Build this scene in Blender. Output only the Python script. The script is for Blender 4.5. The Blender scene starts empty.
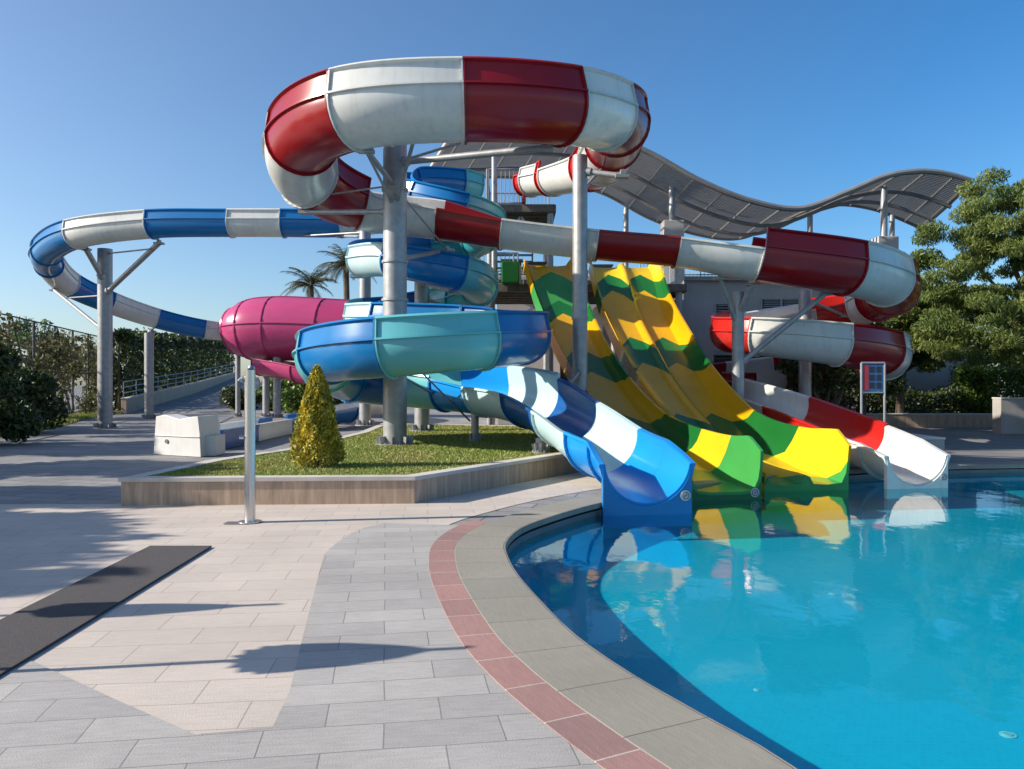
import bpy, bmesh, math, random
import numpy as np
from mathutils import Vector
R = math.radians
random.seed(7); rng = np.random.default_rng(7)
scene = bpy.context.scene
COL = scene.collection
CAMZ, F, CX, CY = 1.7, 796.0, 512.0, 384.5
def P(px, py, Y): return ((px-CX)/F*Y, Y, CAMZ-(py-CY)/F*Y)
def G(px, py, z=0.0):
    Y = (CAMZ-z)*F/(py-CY); return ((px-CX)/F*Y, Y, z)

# ------------------------------------------------------------------ materials
def nd(t, kind, **kw):
    n = t.nodes.new(kind)
    for k, v in kw.items():
        if k in n.inputs: n.inputs[k].default_value = v
        else: setattr(n, k, v)
    return n
def mat(name, col, rough=0.5, metal=0.0, var=0.12, vscale=2.0, bump=0.0, bscale=30.0, coat=0.0, island=0.0, col2=None, stretch=(1,1,1), transl=0.0, streak=0.0):
    m = bpy.data.materials.new(name); m.use_nodes = True
    t = m.node_tree; b = t.nodes['Principled BSDF']
    b.inputs['Roughness'].default_value = rough; b.inputs['Metallic'].default_value = metal
    if coat: b.inputs['Coat Weight'].default_value = coat; b.inputs['Coat Roughness'].default_value = 0.08
    tc = nd(t, 'ShaderNodeTexCoord'); mp = nd(t, 'ShaderNodeMapping', Scale=stretch)
    t.links.new(tc.outputs['Object'], mp.inputs['Vector'])
    no = nd(t, 'ShaderNodeTexNoise', Scale=vscale, Detail=6.0, Roughness=0.6)
    t.links.new(mp.outputs[0], no.inputs['Vector'])
    if col2 is None: col2 = tuple(max(0, c*(1-2.2*var)) for c in col)
    mr = nd(t, 'ShaderNodeMapRange'); mr.inputs['From Min'].default_value = .32; mr.inputs['From Max'].default_value = .68
    t.links.new(no.outputs['Fac'], mr.inputs['Value'])
    mx = nd(t, 'ShaderNodeMix', data_type='RGBA'); mx.inputs['A'].default_value = (*col, 1); mx.inputs['B'].default_value = (*col2, 1)
    t.links.new(mr.outputs[0], mx.inputs['Factor'])
    out = mx.outputs['Result']
    if island:
        g = nd(t, 'ShaderNodeNewGeometry'); h = nd(t, 'ShaderNodeHueSaturation')
        m2 = nd(t, 'ShaderNodeMapRange'); m2.inputs['To Min'].default_value = 1-island; m2.inputs['To Max'].default_value = 1+island
        t.links.new(g.outputs['Random Per Island'], m2.inputs['Value']); t.links.new(m2.outputs[0], h.inputs['Value'])
        t.links.new(out, h.inputs['Color']); out = h.outputs['Color']
    if streak:
        n3 = nd(t, 'ShaderNodeTexNoise', Scale=1.0, Detail=5.0); mp3 = nd(t, 'ShaderNodeMapping', Scale=(9, 9, .8))
        t.links.new(tc.outputs['Object'], mp3.inputs['Vector']); t.links.new(mp3.outputs[0], n3.inputs['Vector'])
        r3 = nd(t, 'ShaderNodeMapRange'); r3.inputs['From Min'].default_value = .5; r3.inputs['From Max'].default_value = .75
        r3.inputs['To Max'].default_value = streak
        t.links.new(n3.outputs['Fac'], r3.inputs['Value'])
        m3 = nd(t, 'ShaderNodeMix', data_type='RGBA'); m3.inputs['B'].default_value = (.25, .22, .18, 1)
        t.links.new(out, m3.inputs['A']); t.links.new(r3.outputs[0], m3.inputs['Factor']); out = m3.outputs['Result']
    t.links.new(out, b.inputs['Base Color'])
    if bump:
        n2 = nd(t, 'ShaderNodeTexNoise', Scale=bscale, Detail=4.0); bp = nd(t, 'ShaderNodeBump', Strength=bump, Distance=0.02)
        t.links.new(tc.outputs['Object'], n2.inputs['Vector']); t.links.new(n2.outputs['Fac'], bp.inputs['Height']); t.links.new(bp.outputs[0], b.inputs['Normal'])
    if transl:
        tr = nd(t, 'ShaderNodeBsdfTranslucent'); t.links.new(out, tr.inputs['Color'])
        ms = nd(t, 'ShaderNodeMixShader', Fac=transl)
        t.links.new(b.outputs[0], ms.inputs[1]); t.links.new(tr.outputs[0], ms.inputs[2])
        t.links.new(ms.outputs[0], t.nodes['Material Output'].inputs['Surface'])
    return m
def paving(name, c1, c2, mortar, w, h, rotz, msize=.006, uv=False, rough=.75, veins=.25, offset=.5, squash=1.0):
    m = bpy.data.materials.new(name); m.use_nodes = True
    t = m.node_tree; b = t.nodes['Principled BSDF']; b.inputs['Roughness'].default_value = rough
    tc = nd(t, 'ShaderNodeTexCoord'); mp = nd(t, 'ShaderNodeMapping', Rotation=(0, 0, rotz))
    t.links.new(tc.outputs['UV' if uv else 'Object'], mp.inputs['Vector'])
    br = nd(t, 'ShaderNodeTexBrick', offset=offset, squash=squash); br.inputs['Scale'].default_value = 1
    br.inputs['Color1'].default_value = (*c1, 1); br.inputs['Color2'].default_value = (*c2, 1); br.inputs['Mortar'].default_value = (*mortar, 1)
    br.inputs['Mortar Size'].default_value = msize; br.inputs['Mortar Smooth'].default_value = .2
    br.inputs['Brick Width'].default_value = w; br.inputs['Row Height'].default_value = h; br.inputs['Bias'].default_value = 0
    # joints wander a little
    wn = nd(t, 'ShaderNodeTexNoise', Scale=1.3, Detail=1.0); t.links.new(mp.outputs[0], wn.inputs['Vector'])
    wv = nd(t, 'ShaderNodeVectorMath', operation='SCALE'); wv.inputs['Scale'].default_value = .02
    t.links.new(wn.outputs['Color'], wv.inputs[0])
    wa = nd(t, 'ShaderNodeVectorMath', operation='ADD'); t.links.new(mp.outputs[0], wa.inputs[0]); t.links.new(wv.outputs[0], wa.inputs[1])
    t.links.new(wa.outputs[0], br.inputs['Vector'])
    ms = nd(t, 'ShaderNodeMapping', Scale=(4, 26, 8)); t.links.new(mp.outputs[0], ms.inputs['Vector'])
    no = nd(t, 'ShaderNodeTexNoise', Scale=1.6, Detail=8.0, Roughness=.7); t.links.new(ms.outputs[0], no.inputs['Vector'])
    nb = nd(t, 'ShaderNodeTexNoise', Scale=.8, Detail=6.0); t.links.new(mp.outputs[0], nb.inputs['Vector'])
    nf = nd(t, 'ShaderNodeTexNoise', Scale=130, Detail=3.0); t.links.new(mp.outputs[0], nf.inputs['Vector'])
    ad = nd(t, 'ShaderNodeMath', operation='ADD'); t.links.new(no.outputs['Fac'], ad.inputs[0]); t.links.new(nb.outputs['Fac'], ad.inputs[1])
    ad2 = nd(t, 'ShaderNodeMath', operation='MULTIPLY_ADD'); ad2.inputs[1].default_value = .6; t.links.new(nf.outputs['Fac'], ad2.inputs[0]); t.links.new(ad.outputs[0], ad2.inputs[2])
    mr = nd(t, 'ShaderNodeMapRange'); mr.inputs['From Min'].default_value = .9; mr.inputs['From Max'].default_value = 1.7
    mr.inputs['To Min'].default_value = 1-veins; mr.inputs['To Max'].default_value = 1+veins
    t.links.new(ad2.outputs[0], mr.inputs['Value'])
    hs = nd(t, 'ShaderNodeHueSaturation'); t.links.new(mr.outputs[0], hs.inputs['Value']); t.links.new(br.outputs['Color'], hs.inputs['Color'])
    t.links.new(hs.outputs['Color'], b.inputs['Base Color'])
    su = nd(t, 'ShaderNodeMath', operation='MULTIPLY_ADD'); su.inputs[1].default_value = -1.5
    t.links.new(br.outputs['Fac'], su.inputs[0]); t.links.new(nf.outputs['Fac'], su.inputs[2])
    bp = nd(t, 'ShaderNodeBump', Strength=.35, Distance=.006); t.links.new(su.outputs[0], bp.inputs['Height']); t.links.new(bp.outputs[0], b.inputs['Normal'])
    return m
M = {}
def gel(n, c, **k): M[n] = mat(n, c, rough=.25, var=.05, vscale=1.2, coat=.12, bump=.03, bscale=2.5, transl=k.get('tr', .12), streak=k.get('st', .0))
gel('gel_red', (.30, .008, .012)); gel('gel_white', (.72, .73, .70), st=.18, tr=.2); gel('gel_scarlet', (.52, .02, .015))
gel('gel_blue', (.008, .17, .45)); gel('gel_deep_blue', (.008, .10, .34)); gel('gel_aqua', (.16, .55, .60), tr=.22); gel('gel_ice', (.55, .75, .78), tr=.2)
gel('gel_bright_blue', (.01, .27, .72)); gel('gel_green', (.014, .16, .03), tr=.2); gel('gel_leaf_green', (.06, .36, .08), tr=.25); gel('gel_yellow', (.85, .47, .006), tr=.25); gel('gel_lemon', (.85, .60, .02), tr=.25)
gel('gel_magenta', (.52, .07, .20)); gel('gel_dark_magenta', (.42, .045, .15)); gel('gel_teal', (.04, .35, .42))
M['steel'] = mat('galvanised_steel', (.36, .37, .38), rough=.45, metal=.4, var=.12, vscale=5, streak=.25)
M['steel_dark'] = mat('dark_steel', (.16, .17, .18), rough=.5, metal=.4)
M['stainless'] = mat('stainless_steel', (.62, .62, .62), rough=.22, metal=1.0, var=.05)
M['concrete'] = mat('concrete', (.36, .34, .32), rough=.85, var=.12, vscale=.7, bump=.1, streak=.25)
M['stucco'] = mat('grey_stucco', (.42, .395, .385), rough=.9, var=.07, vscale=.6, bump=.1, bscale=60, streak=.15)
M['dark'] = mat('dark_opening', (.02, .02, .022), rough=.5)
M['louvre'] = mat('louvre_paint', (.42, .43, .45), rough=.5)
M['canopy'] = mat('canopy_slat', (.24, .24, .24), rough=.55, metal=.3, var=.1)
M['wood'] = mat('deck_timber', (.17, .15, .13), rough=.8, var=.2, vscale=6)
M['travertine'] = mat('brown_travertine', (.52, .37, .26), rough=.6, var=.20, vscale=3, stretch=(5, 5, .5), streak=.3, bump=.05)
M['cap'] = mat('pale_cap_stone', (.55, .51, .46), rough=.7, var=.1, bump=.08)
M['lawn'] = mat('lawn_soil', (.19, .22, .04), rough=.95, var=.2, vscale=1.2, col2=(.16, .15, .05), bump=.6, bscale=60)
M['blade'] = mat('grass_blade', (.21, .30, .05), rough=.6, var=.2, vscale=.9, col2=(.30, .27, .09), island=.35, transl=.3)
M['leaf'] = mat('leaf_green', (.085, .155, .03), rough=.5, vscale=.8, col2=(.04, .085, .018), island=.45, transl=.3)
M['leaf_feathery'] = mat('leaf_feathery', (.17, .21, .045), rough=.6, vscale=.7, col2=(.075, .125, .025), island=.4, transl=.35)
M['leaf_dark'] = mat('leaf_dark', (.05, .08, .022), rough=.5, vscale=.8, col2=(.055, .075, .02), island=.45, transl=.2)
M['leaf_dry'] = mat('leaf_dry', (.17, .14, .06), rough=.7, vscale=.7, col2=(.06, .085, .025), island=.5, transl=.25)
M['leaf_gold'] = mat('leaf_gold', (.60, .45, .03), rough=.55, vscale=5, col2=(.20, .22, .03), island=.5, transl=.25)
M['leaf_palm'] = mat('leaf_palm', (.075, .095, .035), rough=.5, vscale=.8, col2=(.10, .09, .05), island=.4, transl=.2)
M['hedge'] = mat('hedge_leaf', (.10, .17, .02), rough=.5, vscale=1.5, col2=(.05, .11, .015), island=.45, transl=.3)
M['bark'] = mat('bark', (.13, .10, .075), rough=.9, var=.25, vscale=5, bump=.6, bscale=20)
M['flower'] = mat('red_flower', (.55, .02, .02), rough=.6, island=.4)
M['white_paint'] = mat('white_paint', (.55, .55, .54), rough=.4, var=.05, streak=.1)
M['fabric'] = mat('parasol_cloth', (.6, .55, .45), rough=.9)
M['asphalt'] = mat('asphalt', (.10, .10, .105), rough=.85, var=.15, vscale=1.5, bump=.3, bscale=120)
M['mat'] = mat('rubber_mat', (.13, .12, .125), rough=.9, var=.3, vscale=140, bump=1.0, bscale=220)
M['blue_board'] = mat('board_blue', (.05, .16, .36), rough=.4); M['red_board'] = mat('board_red', (.5, .04, .05), rough=.4); M['black_board'] = mat('board_black', (.03, .03, .04), rough=.4)
M['fence_metal'] = mat('fence_metal', (.09, .10, .10), rough=.6, metal=.3)
M['beige'] = paving('beige_paving', (.50, .44, .385), (.45, .395, .35), (.33, .28, .25), .62, .34, R(-6), veins=.17, msize=.005)
M['grey'] = paving('grey_paving', (.365, .35, .335), (.295, .285, .275), (.19, .185, .175), .58, .29, R(-9), veins=.27, msize=.004)
M['court'] = paving('court_paving', (.25, .245, .245), (.19, .187, .19), (.08, .08, .08), .8, .4, R(14), veins=.35, msize=.012)
M['coping'] = paving('coping_stone', (.265, .245, .205), (.22, .21, .18), (.12, .11, .10), .62, 3.0, 0, uv=True, veins=.2, msize=.005, offset=0)
M['redtile'] = paving('red_tile', (.33, .185, .165), (.25, .15, .14), (.42, .36, .33), .44, 3.0, 0, uv=True, veins=.25, msize=.006, offset=0)
M['tile'] = paving('pool_mosaic', (.004, .36, .50), (.004, .33, .47), (.01, .38, .50), .05, .05, 0, veins=.05, msize=.003, rough=.4)
M['deck_far'] = paving('far_deck_paving', (.22, .21, .205), (.17, .165, .165), (.09, .09, .09), .8, .4, R(4), veins=.2)

def water_mat():
    m = bpy.data.materials.new('pool_water'); m.use_nodes = True; t = m.node_tree
    t.nodes.remove(t.nodes['Principled BSDF'])
    tr = nd(t, 'ShaderNodeBsdfTransparent', Color=(.45, .94, .97, 1)); gl = nd(t, 'ShaderNodeBsdfGlossy', Roughness=.015)
    fr = nd(t, 'ShaderNodeFresnel', IOR=1.36); ge = nd(t, 'ShaderNodeNewGeometry')
    io = nd(t, 'ShaderNodeMapRange'); io.inputs['To Min'].default_value = 1.34; io.inputs['To Max'].default_value = 1/1.34   # same reflectance from above and below: no total reflection of the sun
    t.links.new(ge.outputs['Backfacing'], io.inputs['Value']); t.links.new(io.outputs[0], fr.inputs['IOR']); mx = nd(t, 'ShaderNodeMixShader')
    tc = nd(t, 'ShaderNodeTexCoord'); mp = nd(t, 'ShaderNodeMapping', Scale=(1, .7, 1))
    t.links.new(tc.outputs['Object'], mp.inputs['Vector'])
    n1 = nd(t, 'ShaderNodeTexNoise', Scale=2.2, Detail=2.0); n2 = nd(t, 'ShaderNodeTexNoise', Scale=14, Detail=3.0)
    t.links.new(mp.outputs[0], n1.inputs['Vector']); t.links.new(mp.outputs[0], n2.inputs['Vector'])
    a = nd(t, 'ShaderNodeMath', operation='MULTIPLY_ADD'); a.inputs[1].default_value = .16
    t.links.new(n2.outputs['Fac'], a.inputs[0]); t.links.new(n1.outputs['Fac'], a.inputs[2])
    bp = nd(t, 'ShaderNodeBump', Strength=.3, Distance=.014)
    t.links.new(a.outputs[0], bp.inputs['Height']); t.links.new(bp.outputs[0], gl.inputs['Normal']); t.links.new(bp.outputs[0], fr.inputs['Normal'])
    t.links.new(fr.outputs[0], mx.inputs[0]); t.links.new(tr.outputs[0], mx.inputs[1]); t.links.new(gl.outputs[0], mx.inputs[2])
    t.links.new(mx.outputs[0], t.nodes['Material Output'].inputs['Surface'])
    return m
M['water'] = water_mat()

# ------------------------------------------------------------------ object helpers
ORG = {}
def tag(o, label=None, cat=None, group=None, kind=None):
    if label: o['label'] = label
    if cat: o['category'] = cat
    if group: o['group'] = group
    if kind: o['kind'] = kind
    return o
def thing(name, loc, label, cat, group=None):
    o = bpy.data.objects.new(name, None); COL.objects.link(o); o.location = loc; ORG[o] = Vector(loc)
    o.empty_display_size = .2
    return tag(o, label, cat, group)
class MB:
    def __init__(s): s.v = []; s.f = []; s.m = []; s.uv = None
    def add(s, vs, fs, mi=0):
        b = len(s.v); s.v += [tuple(v) for v in vs]; s.f += [tuple(b+i for i in f) for f in fs]; s.m += [mi]*len(fs); return s
    def box(s, x0, x1, y0, y1, z0, z1, mi=0):
        vs = [(x, y, z) for z in (z0, z1) for y in (y0, y1) for x in (x0, x1)]
        return s.add(vs, [(0,2,3,1), (4,5,7,6), (0,1,5,4), (2,6,7,3), (0,4,6,2), (1,3,7,5)], mi)
    def bar(s, a, b, w, h, mi=0):
        a, b = Vector(a), Vector(b); t = (b-a).normalized()
        u = Vector((0,0,1)) if abs(t.z) < .95 else Vector((0,1,0))
        r = t.cross(u).normalized()*w/2; q = r.cross(t).normalized()*h/2
        vs = [p+i*r+j*q for p in (a, b) for i, j in ((-1,-1), (1,-1), (1,1), (-1,1))]
        return s.add(vs, [(3,2,1,0), (4,5,6,7), (0,1,5,4), (1,2,6,5), (2,3,7,6), (3,0,4,7)], mi)
    def tube(s, pts, r, n=12, mi=0, cap=True):
        pts = [Vector(p) for p in pts]; N = len(pts); rs = r if isinstance(r, (list, tuple)) else [r]*N
        vs = []; prev = None
        for i, p in enumerate(pts):
            t = (pts[min(i+1, N-1)]-pts[max(i-1, 0)]).normalized()
            if prev is None: prev = Vector((1,0,0)) if abs(t.x) < .8 else Vector((0,0,1))
            a = (prev-t*prev.dot(t)).normalized(); prev = a; b = t.cross(a)
            vs += [p+rs[i]*(math.cos(2*math.pi*k/n)*a+math.sin(2*math.pi*k/n)*b) for k in range(n)]
        fs = [(i*n+k, i*n+(k+1)%n, (i+1)*n+(k+1)%n, (i+1)*n+k) for i in range(N-1) for k in range(n)]
        if cap: fs += [tuple(range(n-1, -1, -1)), tuple(range((N-1)*n, N*n))]
        return s.add(vs, fs, mi)
    def prism(s, poly, z0, z1, mi=0):
        n = len(poly); vs = [(x, y, z0) for x, y in poly]+[(x, y, z1) for x, y in poly]
        return s.add(vs, [tuple(range(n-1, -1, -1)), tuple(range(n, 2*n))]+[(i, (i+1)%n, n+(i+1)%n, n+i) for i in range(n)], mi)
    def build(s, name, mats, parent=None, smooth=False, bevel=0, kind=None, label=None, angle=35):
        org = ORG.get(parent, Vector((0,0,0))) if parent else Vector((0,0,0))
        me = bpy.data.meshes.new(name)
        me.from_pydata([(v[0]-org.x, v[1]-org.y, v[2]-org.z) for v in s.v], [], s.f)
        if not isinstance(mats, (list, tuple)): mats = [mats]
        for m in mats: me.materials.append(m)
        if len(mats) > 1: me.polygons.foreach_set('material_index', s.m)
        if s.uv: 
            l = me.uv_layers.new(name='UVMap'); flat = [c for f in s.f for i in f for c in s.uv[i]]
            l.data.foreach_set('uv', flat)
        if smooth: me.shade_smooth(); me.set_sharp_from_angle(angle=R(angle))
        me.update()
        o = bpy.data.objects.new(name, me); COL.objects.link(o)
        if parent: o.parent = parent; ORG[o] = org
        if bevel:
            b = o.modifiers.new('bevel', 'BEVEL'); b.width = bevel; b.segments = 2; b.limit_method = 'ANGLE'
        if kind: o['kind'] = kind
        if label: o['label'] = label
        return o
def leaves(centers, radii, n, size, aspect=.4, shell=0.0, droop=0.0, mb=None, flat=1.0):
    """n small quads scattered through ellipsoids; returns MB"""
    mb = mb or MB(); V = []
    centers = np.array(centers, float); radii = np.array(radii, float)
    if radii.ndim == 1: radii = np.stack([radii]*3, 1)
    w = (radii.prod(1))**.7; idx = rng.choice(len(centers), n, p=w/w.sum())
    d = rng.normal(size=(n, 3)); d /= np.linalg.norm(d, axis=1)[:, None]
    rr = (shell+(1-shell)*rng.random(n))**(1/2.2)
    c = centers[idx]+d*rr[:, None]*radii[idx]
    return scatter(c, size, aspect, droop, mb)
def scatter(c, size, aspect=.4, droop=0.0, mb=None):
    mb = mb or MB(); n = len(c)
    a = rng.normal(size=(n, 3)); a[:, 2] -= droop; a /= np.linalg.norm(a, axis=1)[:, None]
    b = np.cross(a, rng.normal(size=(n, 3))); b /= np.linalg.norm(b, axis=1)[:, None]
    s = (size*(.6+.8*rng.random(n)))[:, None]; a = a*s; b = b*s*aspect
    q = np.stack([c-a, c+b*.9-a*.1, c+a, c-b*.9-a*.1], 1).reshape(-1, 3)
    base = len(mb.v); mb.v += [tuple(x) for x in q.tolist()]
    mb.f += [(base+4*i, base+4*i+1, base+4*i+2, base+4*i+3) for i in range(n)]; mb.m += [0]*n
    return mb

# ------------------------------------------------------------------ curves and slides
def spline(ctrl, step=.18):
    """centripetal Catmull-Rom through rows of any width; returns samples and index of each control point"""
    c = np.array(ctrl, float); n = len(c); out = []; idx = []
    p = np.vstack([2*c[0]-c[1], c, 2*c[-1]-c[-2]])
    for i in range(n-1):
        p0, p1, p2, p3 = p[i:i+4]
        k = [max(1e-6, np.linalg.norm((b-a)[:3])**.5) for a, b in ((p0,p1), (p1,p2), (p2,p3))]
        t0, t1 = 0, k[0]; t2 = t1+k[1]; t3 = t2+k[2]
        m = max(3, int(np.linalg.norm((p2-p1)[:3])/step)); idx.append(len(out))
        for t in np.linspace(t1, t2, m, endpoint=False):
            A1 = (t1-t)/(t1-t0)*p0+(t-t0)/(t1-t0)*p1; A2 = (t2-t)/(t2-t1)*p1+(t-t1)/(t2-t1)*p2; A3 = (t3-t)/(t3-t2)*p2+(t-t2)/(t3-t2)*p3
            B1 = (t2-t)/(t2-t0)*A1+(t-t0)/(t2-t0)*A2; B2 = (t3-t)/(t3-t1)*A2+(t-t1)/(t3-t1)*A3
            out.append((t2-t)/(t2-t1)*B1+(t-t1)/(t2-t1)*B2)
    idx.append(len(out)); out.append(c[-1])
    return np.array(out), idx
def frames(p):
    T = np.gradient(p, axis=0); T /= np.linalg.norm(T, axis=1)[:, None]
    S = np.cross(T, (0, 0, 1)); S /= np.linalg.norm(S, axis=1)[:, None]
    return T, S, np.cross(S, T)
A0_, A1_ = R(97), R(130)
Q0, Q1 = np.array((math.sin(A0_), -math.cos(A0_))), 1.15*np.array((math.sin(A1_), -math.cos(A1_)))
def kr(a):
    a = abs(a)
    if a <= A0_: return 1.0
    d = np.array((math.sin(a), -math.cos(a))); e = Q1-Q0   # ray meets the straight wall Q0-Q1
    return float((Q0[0]*e[1]-Q0[1]*e[0])/(d[0]*e[1]-d[1]*e[0]))
def arcpts(c, S, U, r, angs): return [c+r*kr(a)*(math.sin(a)*S-math.cos(a)*U) for a in angs]
def shell(mb, cs, Ss, Us, ro, ri, aL, aR, n=26, mi=0):
    N = len(cs); vs = []
    for i in range(N):
        aL_, aR_ = (aL[i], aR[i]) if max(aL[i], aR[i]) > R(150) else (min(aL[i], A1_), min(aR[i], A1_)); an = np.linspace(-aL_, aR_, n+1); flat = 1 if max(aL[i], aR[i]) < R(150) else 0
        pf = arcpts if flat else (lambda c, S, U, r, angs: [c+r*(math.sin(a)*S-math.cos(a)*U) for a in angs]); vs += pf(cs[i], Ss[i], Us[i], ro[i], an)+pf(cs[i], Ss[i], Us[i], ri[i], an)
    w = 2*(n+1); fs = []; h = n+1
    for i in range(N-1):
        a, b = i*w, (i+1)*w
        for k in range(n):
            fs.append((a+k, a+k+1, b+k+1, b+k)); fs.append((a+h+k+1, a+h+k, b+h+k, b+h+k+1))
        fs.append((a, b, b+h, a+h)); fs.append((a+n, a+h+n, b+h+n, b+n))
    for a in (0, (N-1)*w):
        for k in range(n): fs.append((a+k, a+h+k, a+h+k+1, a+k+1))
    mb.add(vs, fs, mi)
def rib(mb, cs, Ss, Us, r, ang, w=.03, d=.055, mi=0, inn=.02):
    loops = []
    for c, S, U, rr, a in zip(cs, Ss, Us, r, ang):
        dd = w/2/rr
        k = 0 if abs(a) > R(150) else kr(a)*rr-rr; loops.append([c+(q+k)*(math.sin(x)*S-math.cos(x)*U) for q, x in ((rr-inn, a-dd), (rr+d, a-dd), (rr+d, a+dd), (rr-inn, a+dd))])
    vs = [p for l in loops for p in l]; N = len(loops)
    fs = [(i*4+k, i*4+(k+1)%4, i*4+4+(k+1)%4, i*4+4+k) for i in range(N-1) for k in range(4)]+[(3,2,1,0), tuple(range(N*4-4, N*4))]
    mb.add(vs, fs, mi)
def slide_sections(parent, ctrl, cols, names, arcs, step=.18, th=.035, midrib=True, bolts=True):
    """ctrl rows: x,y,z,r. cols[i], arcs[i]=(aL0,aR0,aL1,aR1) in degrees for the section i..i+1"""
    S_, idx = spline(ctrl, step); p = S_[:, :3]; r = S_[:, 3]; T, S, U = frames(p)
    for i, c in enumerate(cols):
        a, b = idx[i], idx[i+1]; sl = slice(a, b+1); n = b-a+1
        f = np.linspace(0, 1, n); cl = (lambda v: v if v > 150 else min(v, 130)); a4 = [cl(v) for v in arcs[i]]; aL = np.radians(a4[0]+(a4[2]-a4[0])*f); aR = np.radians(a4[1]+(a4[3]-a4[1])*f)
        mb = MB(); cs, ss, us, rr = p[sl].copy(), S[sl], U[sl], r[sl]
        cs[0] += T[a]*.002; cs[-1] -= T[b]*.002
        shell(mb, cs, ss, us, rr, rr-th, aL, aR)
        rib(mb, cs, ss, us, rr, aR-.01, .045, .06); rib(mb, cs, ss, us, rr, -aL+.01, .045, .06)
        if midrib:
            if aR.min() > R(112): rib(mb, cs, ss, us, rr, np.full(n, R(97)), .035, .06, inn=.01)
            if aL.min() > R(112): rib(mb, cs, ss, us, rr, np.full(n, -R(97)), .035, .06, inn=.01)
        for e, sg in ((0, 1), (-1, -1)):
            t = T[a if e == 0 else b]
            cc = [cs[e]+sg*t*.002, cs[e]+sg*t*.032]
            shell(mb, cc, [ss[e]]*2, [us[e]]*2, [rr[e]+.05]*2, [rr[e]-.01]*2, [aL[e]-.03]*2, [aR[e]-.03]*2, 20)
            if bolts:
                for x in np.linspace(-aL[e]+.1, aR[e]-.1, 22):
                    q = cs[e]+(rr[e]*(kr(x) if abs(x) < R(150) else 1)+.028)*(math.sin(x)*ss[e]-math.cos(x)*us[e])+sg*t*.032
                    mb.tube([q, q+sg*t*.02], .012, 5)
        mb.build(names[i], M[c], parent, smooth=True, angle=40)
    return p, r, T, S, U, idx

def column(px, pytop, Y, r, label, base=0.0, arms=(), cap=False, flange_at=(), mat_='steel', name='support_column', gusset=True):
    x = (px-CX)/F*Y; zt = CAMZ-(pytop-CY)/F*Y
    t = thing(name, (x, Y, base), label, 'support column', 'steel support columns of the water slides')
    mb = MB().tube([(x, Y, base+.001), (x, Y, zt)], r, 28)
    mb.build('shaft', M[mat_], t, smooth=True)
    fb = MB()
    fb.tube([(x, Y, base+.002), (x, Y, base+.03)], r*1.7, 24)
    for k in range(8):
        a = k*math.pi/4; fb.bar((x+r*.9*math.cos(a), Y+r*.9*math.sin(a), base+.12), (x+r*1.55*math.cos(a), Y+r*1.55*math.sin(a), base+.10), .015, .16)
        fb.tube([(x+r*1.5*math.cos(a+.39), Y+r*1.5*math.sin(a+.39), base+.03), (x+r*1.5*math.cos(a+.39), Y+r*1.5*math.sin(a+.39), base+.06)], .02, 6)
    fb.build('base_plate', M['steel'], t, smooth=True)
    for fz in flange_at:
        z = CAMZ-(fz-CY)/F*Y
        MB().tube([(x, Y, z-.03), (x, Y, z+.03)], r*1.12, 28).build('collar', M['steel'], t, smooth=True)
    if cap: MB().tube([(x, Y, zt), (x, Y, zt+.03)], r*1.06, 24).build('cap_plate', M['steel'], t, smooth=True)
    for a in arms:
        zc, end, rr = a[0], Vector(a[1]), a[2]
        z = CAMZ-(zc-CY)/F*Y
        d = Vector((end.x-x, end.y-Y, 0)); d = d.normalized() if d.length > 1e-4 else Vector((1,0,0))
        st = Vector((x, Y, z))+d*r*.7
        m2 = MB().tube([st, end], rr, 12)
        m2.tube([st, st+(end-st).normalized()*.16], rr*1.5, 12)
        if len(a) > 3:   # saddle clamp under the flume
            m2.box(end.x-.16, end.x+.16, end.y-.12, end.y+.12, end.z-.05, end.z+.02)
            m2.box(end.x-.04, end.x+.04, end.y-.10, end.y+.10, end.z+.02, end.z+.02+a[3])
        m2.build('bracket_arm', M['steel'], t, smooth=True)
    return t

# ------------------------------------------------------------------ ground, paving and pool
def catmull2(pts, n=12):
    s, _ = spline([(x, y, 0) for x, y in pts], .25); return [(float(a), float(b)) for a, b, _ in s]
pool_left = [(3.2,-3.0), (2.1,-.5), (1.62,1.6), (1.23,3.52), (.96,4.08), (.68,4.66), (.41,5.38), (.2,6.25), (.03,7.1), (-.06,7.8), (-.09,8.5), (.08,9.4), (.49,10.25), (1.3,11.5), (3.2,13.5), (5.5,15.15), (9.1,16.65), (14,17.25), (24,17.8)]
EDGE = catmull2(pool_left)
def offset(line, d):
    a = np.array(line); t = np.gradient(a, axis=0); t /= np.linalg.norm(t, axis=1)[:, None]
    nrm = np.stack([-t[:, 1], t[:, 0]], 1); return [tuple(x) for x in (a+nrm*d).tolist()]
def band(line, d0, d1, z0, z1, taper=None):
    mb = MB(); mb.uv = []
    A, B = offset(line, d0), offset(line, d1); L = 0
    for i in range(len(line)):
        if i: L += math.dist(line[i], line[i-1])
        for (x, y), z, v in ((A[i], z1, d0), (B[i], z1, d1)):
            mb.v.append((x, y, z)); mb.uv.append((L, v))
        for (x, y), z, v in ((A[i], z0, d0), (B[i], z0, d1)):
            mb.v.append((x, y, z)); mb.uv.append((L, v+.3))
    for i in range(len(line)-1):
        a, b = 4*i, 4*i+4
        mb.f += [(a, b, b+1, a+1), (a+2, b+2, b, a), (a+1, b+1, b+3, a+3), (a+3, b+3, b+2, a+2)]; mb.m += [0]*4
    return mb
ZW = -.17
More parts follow.
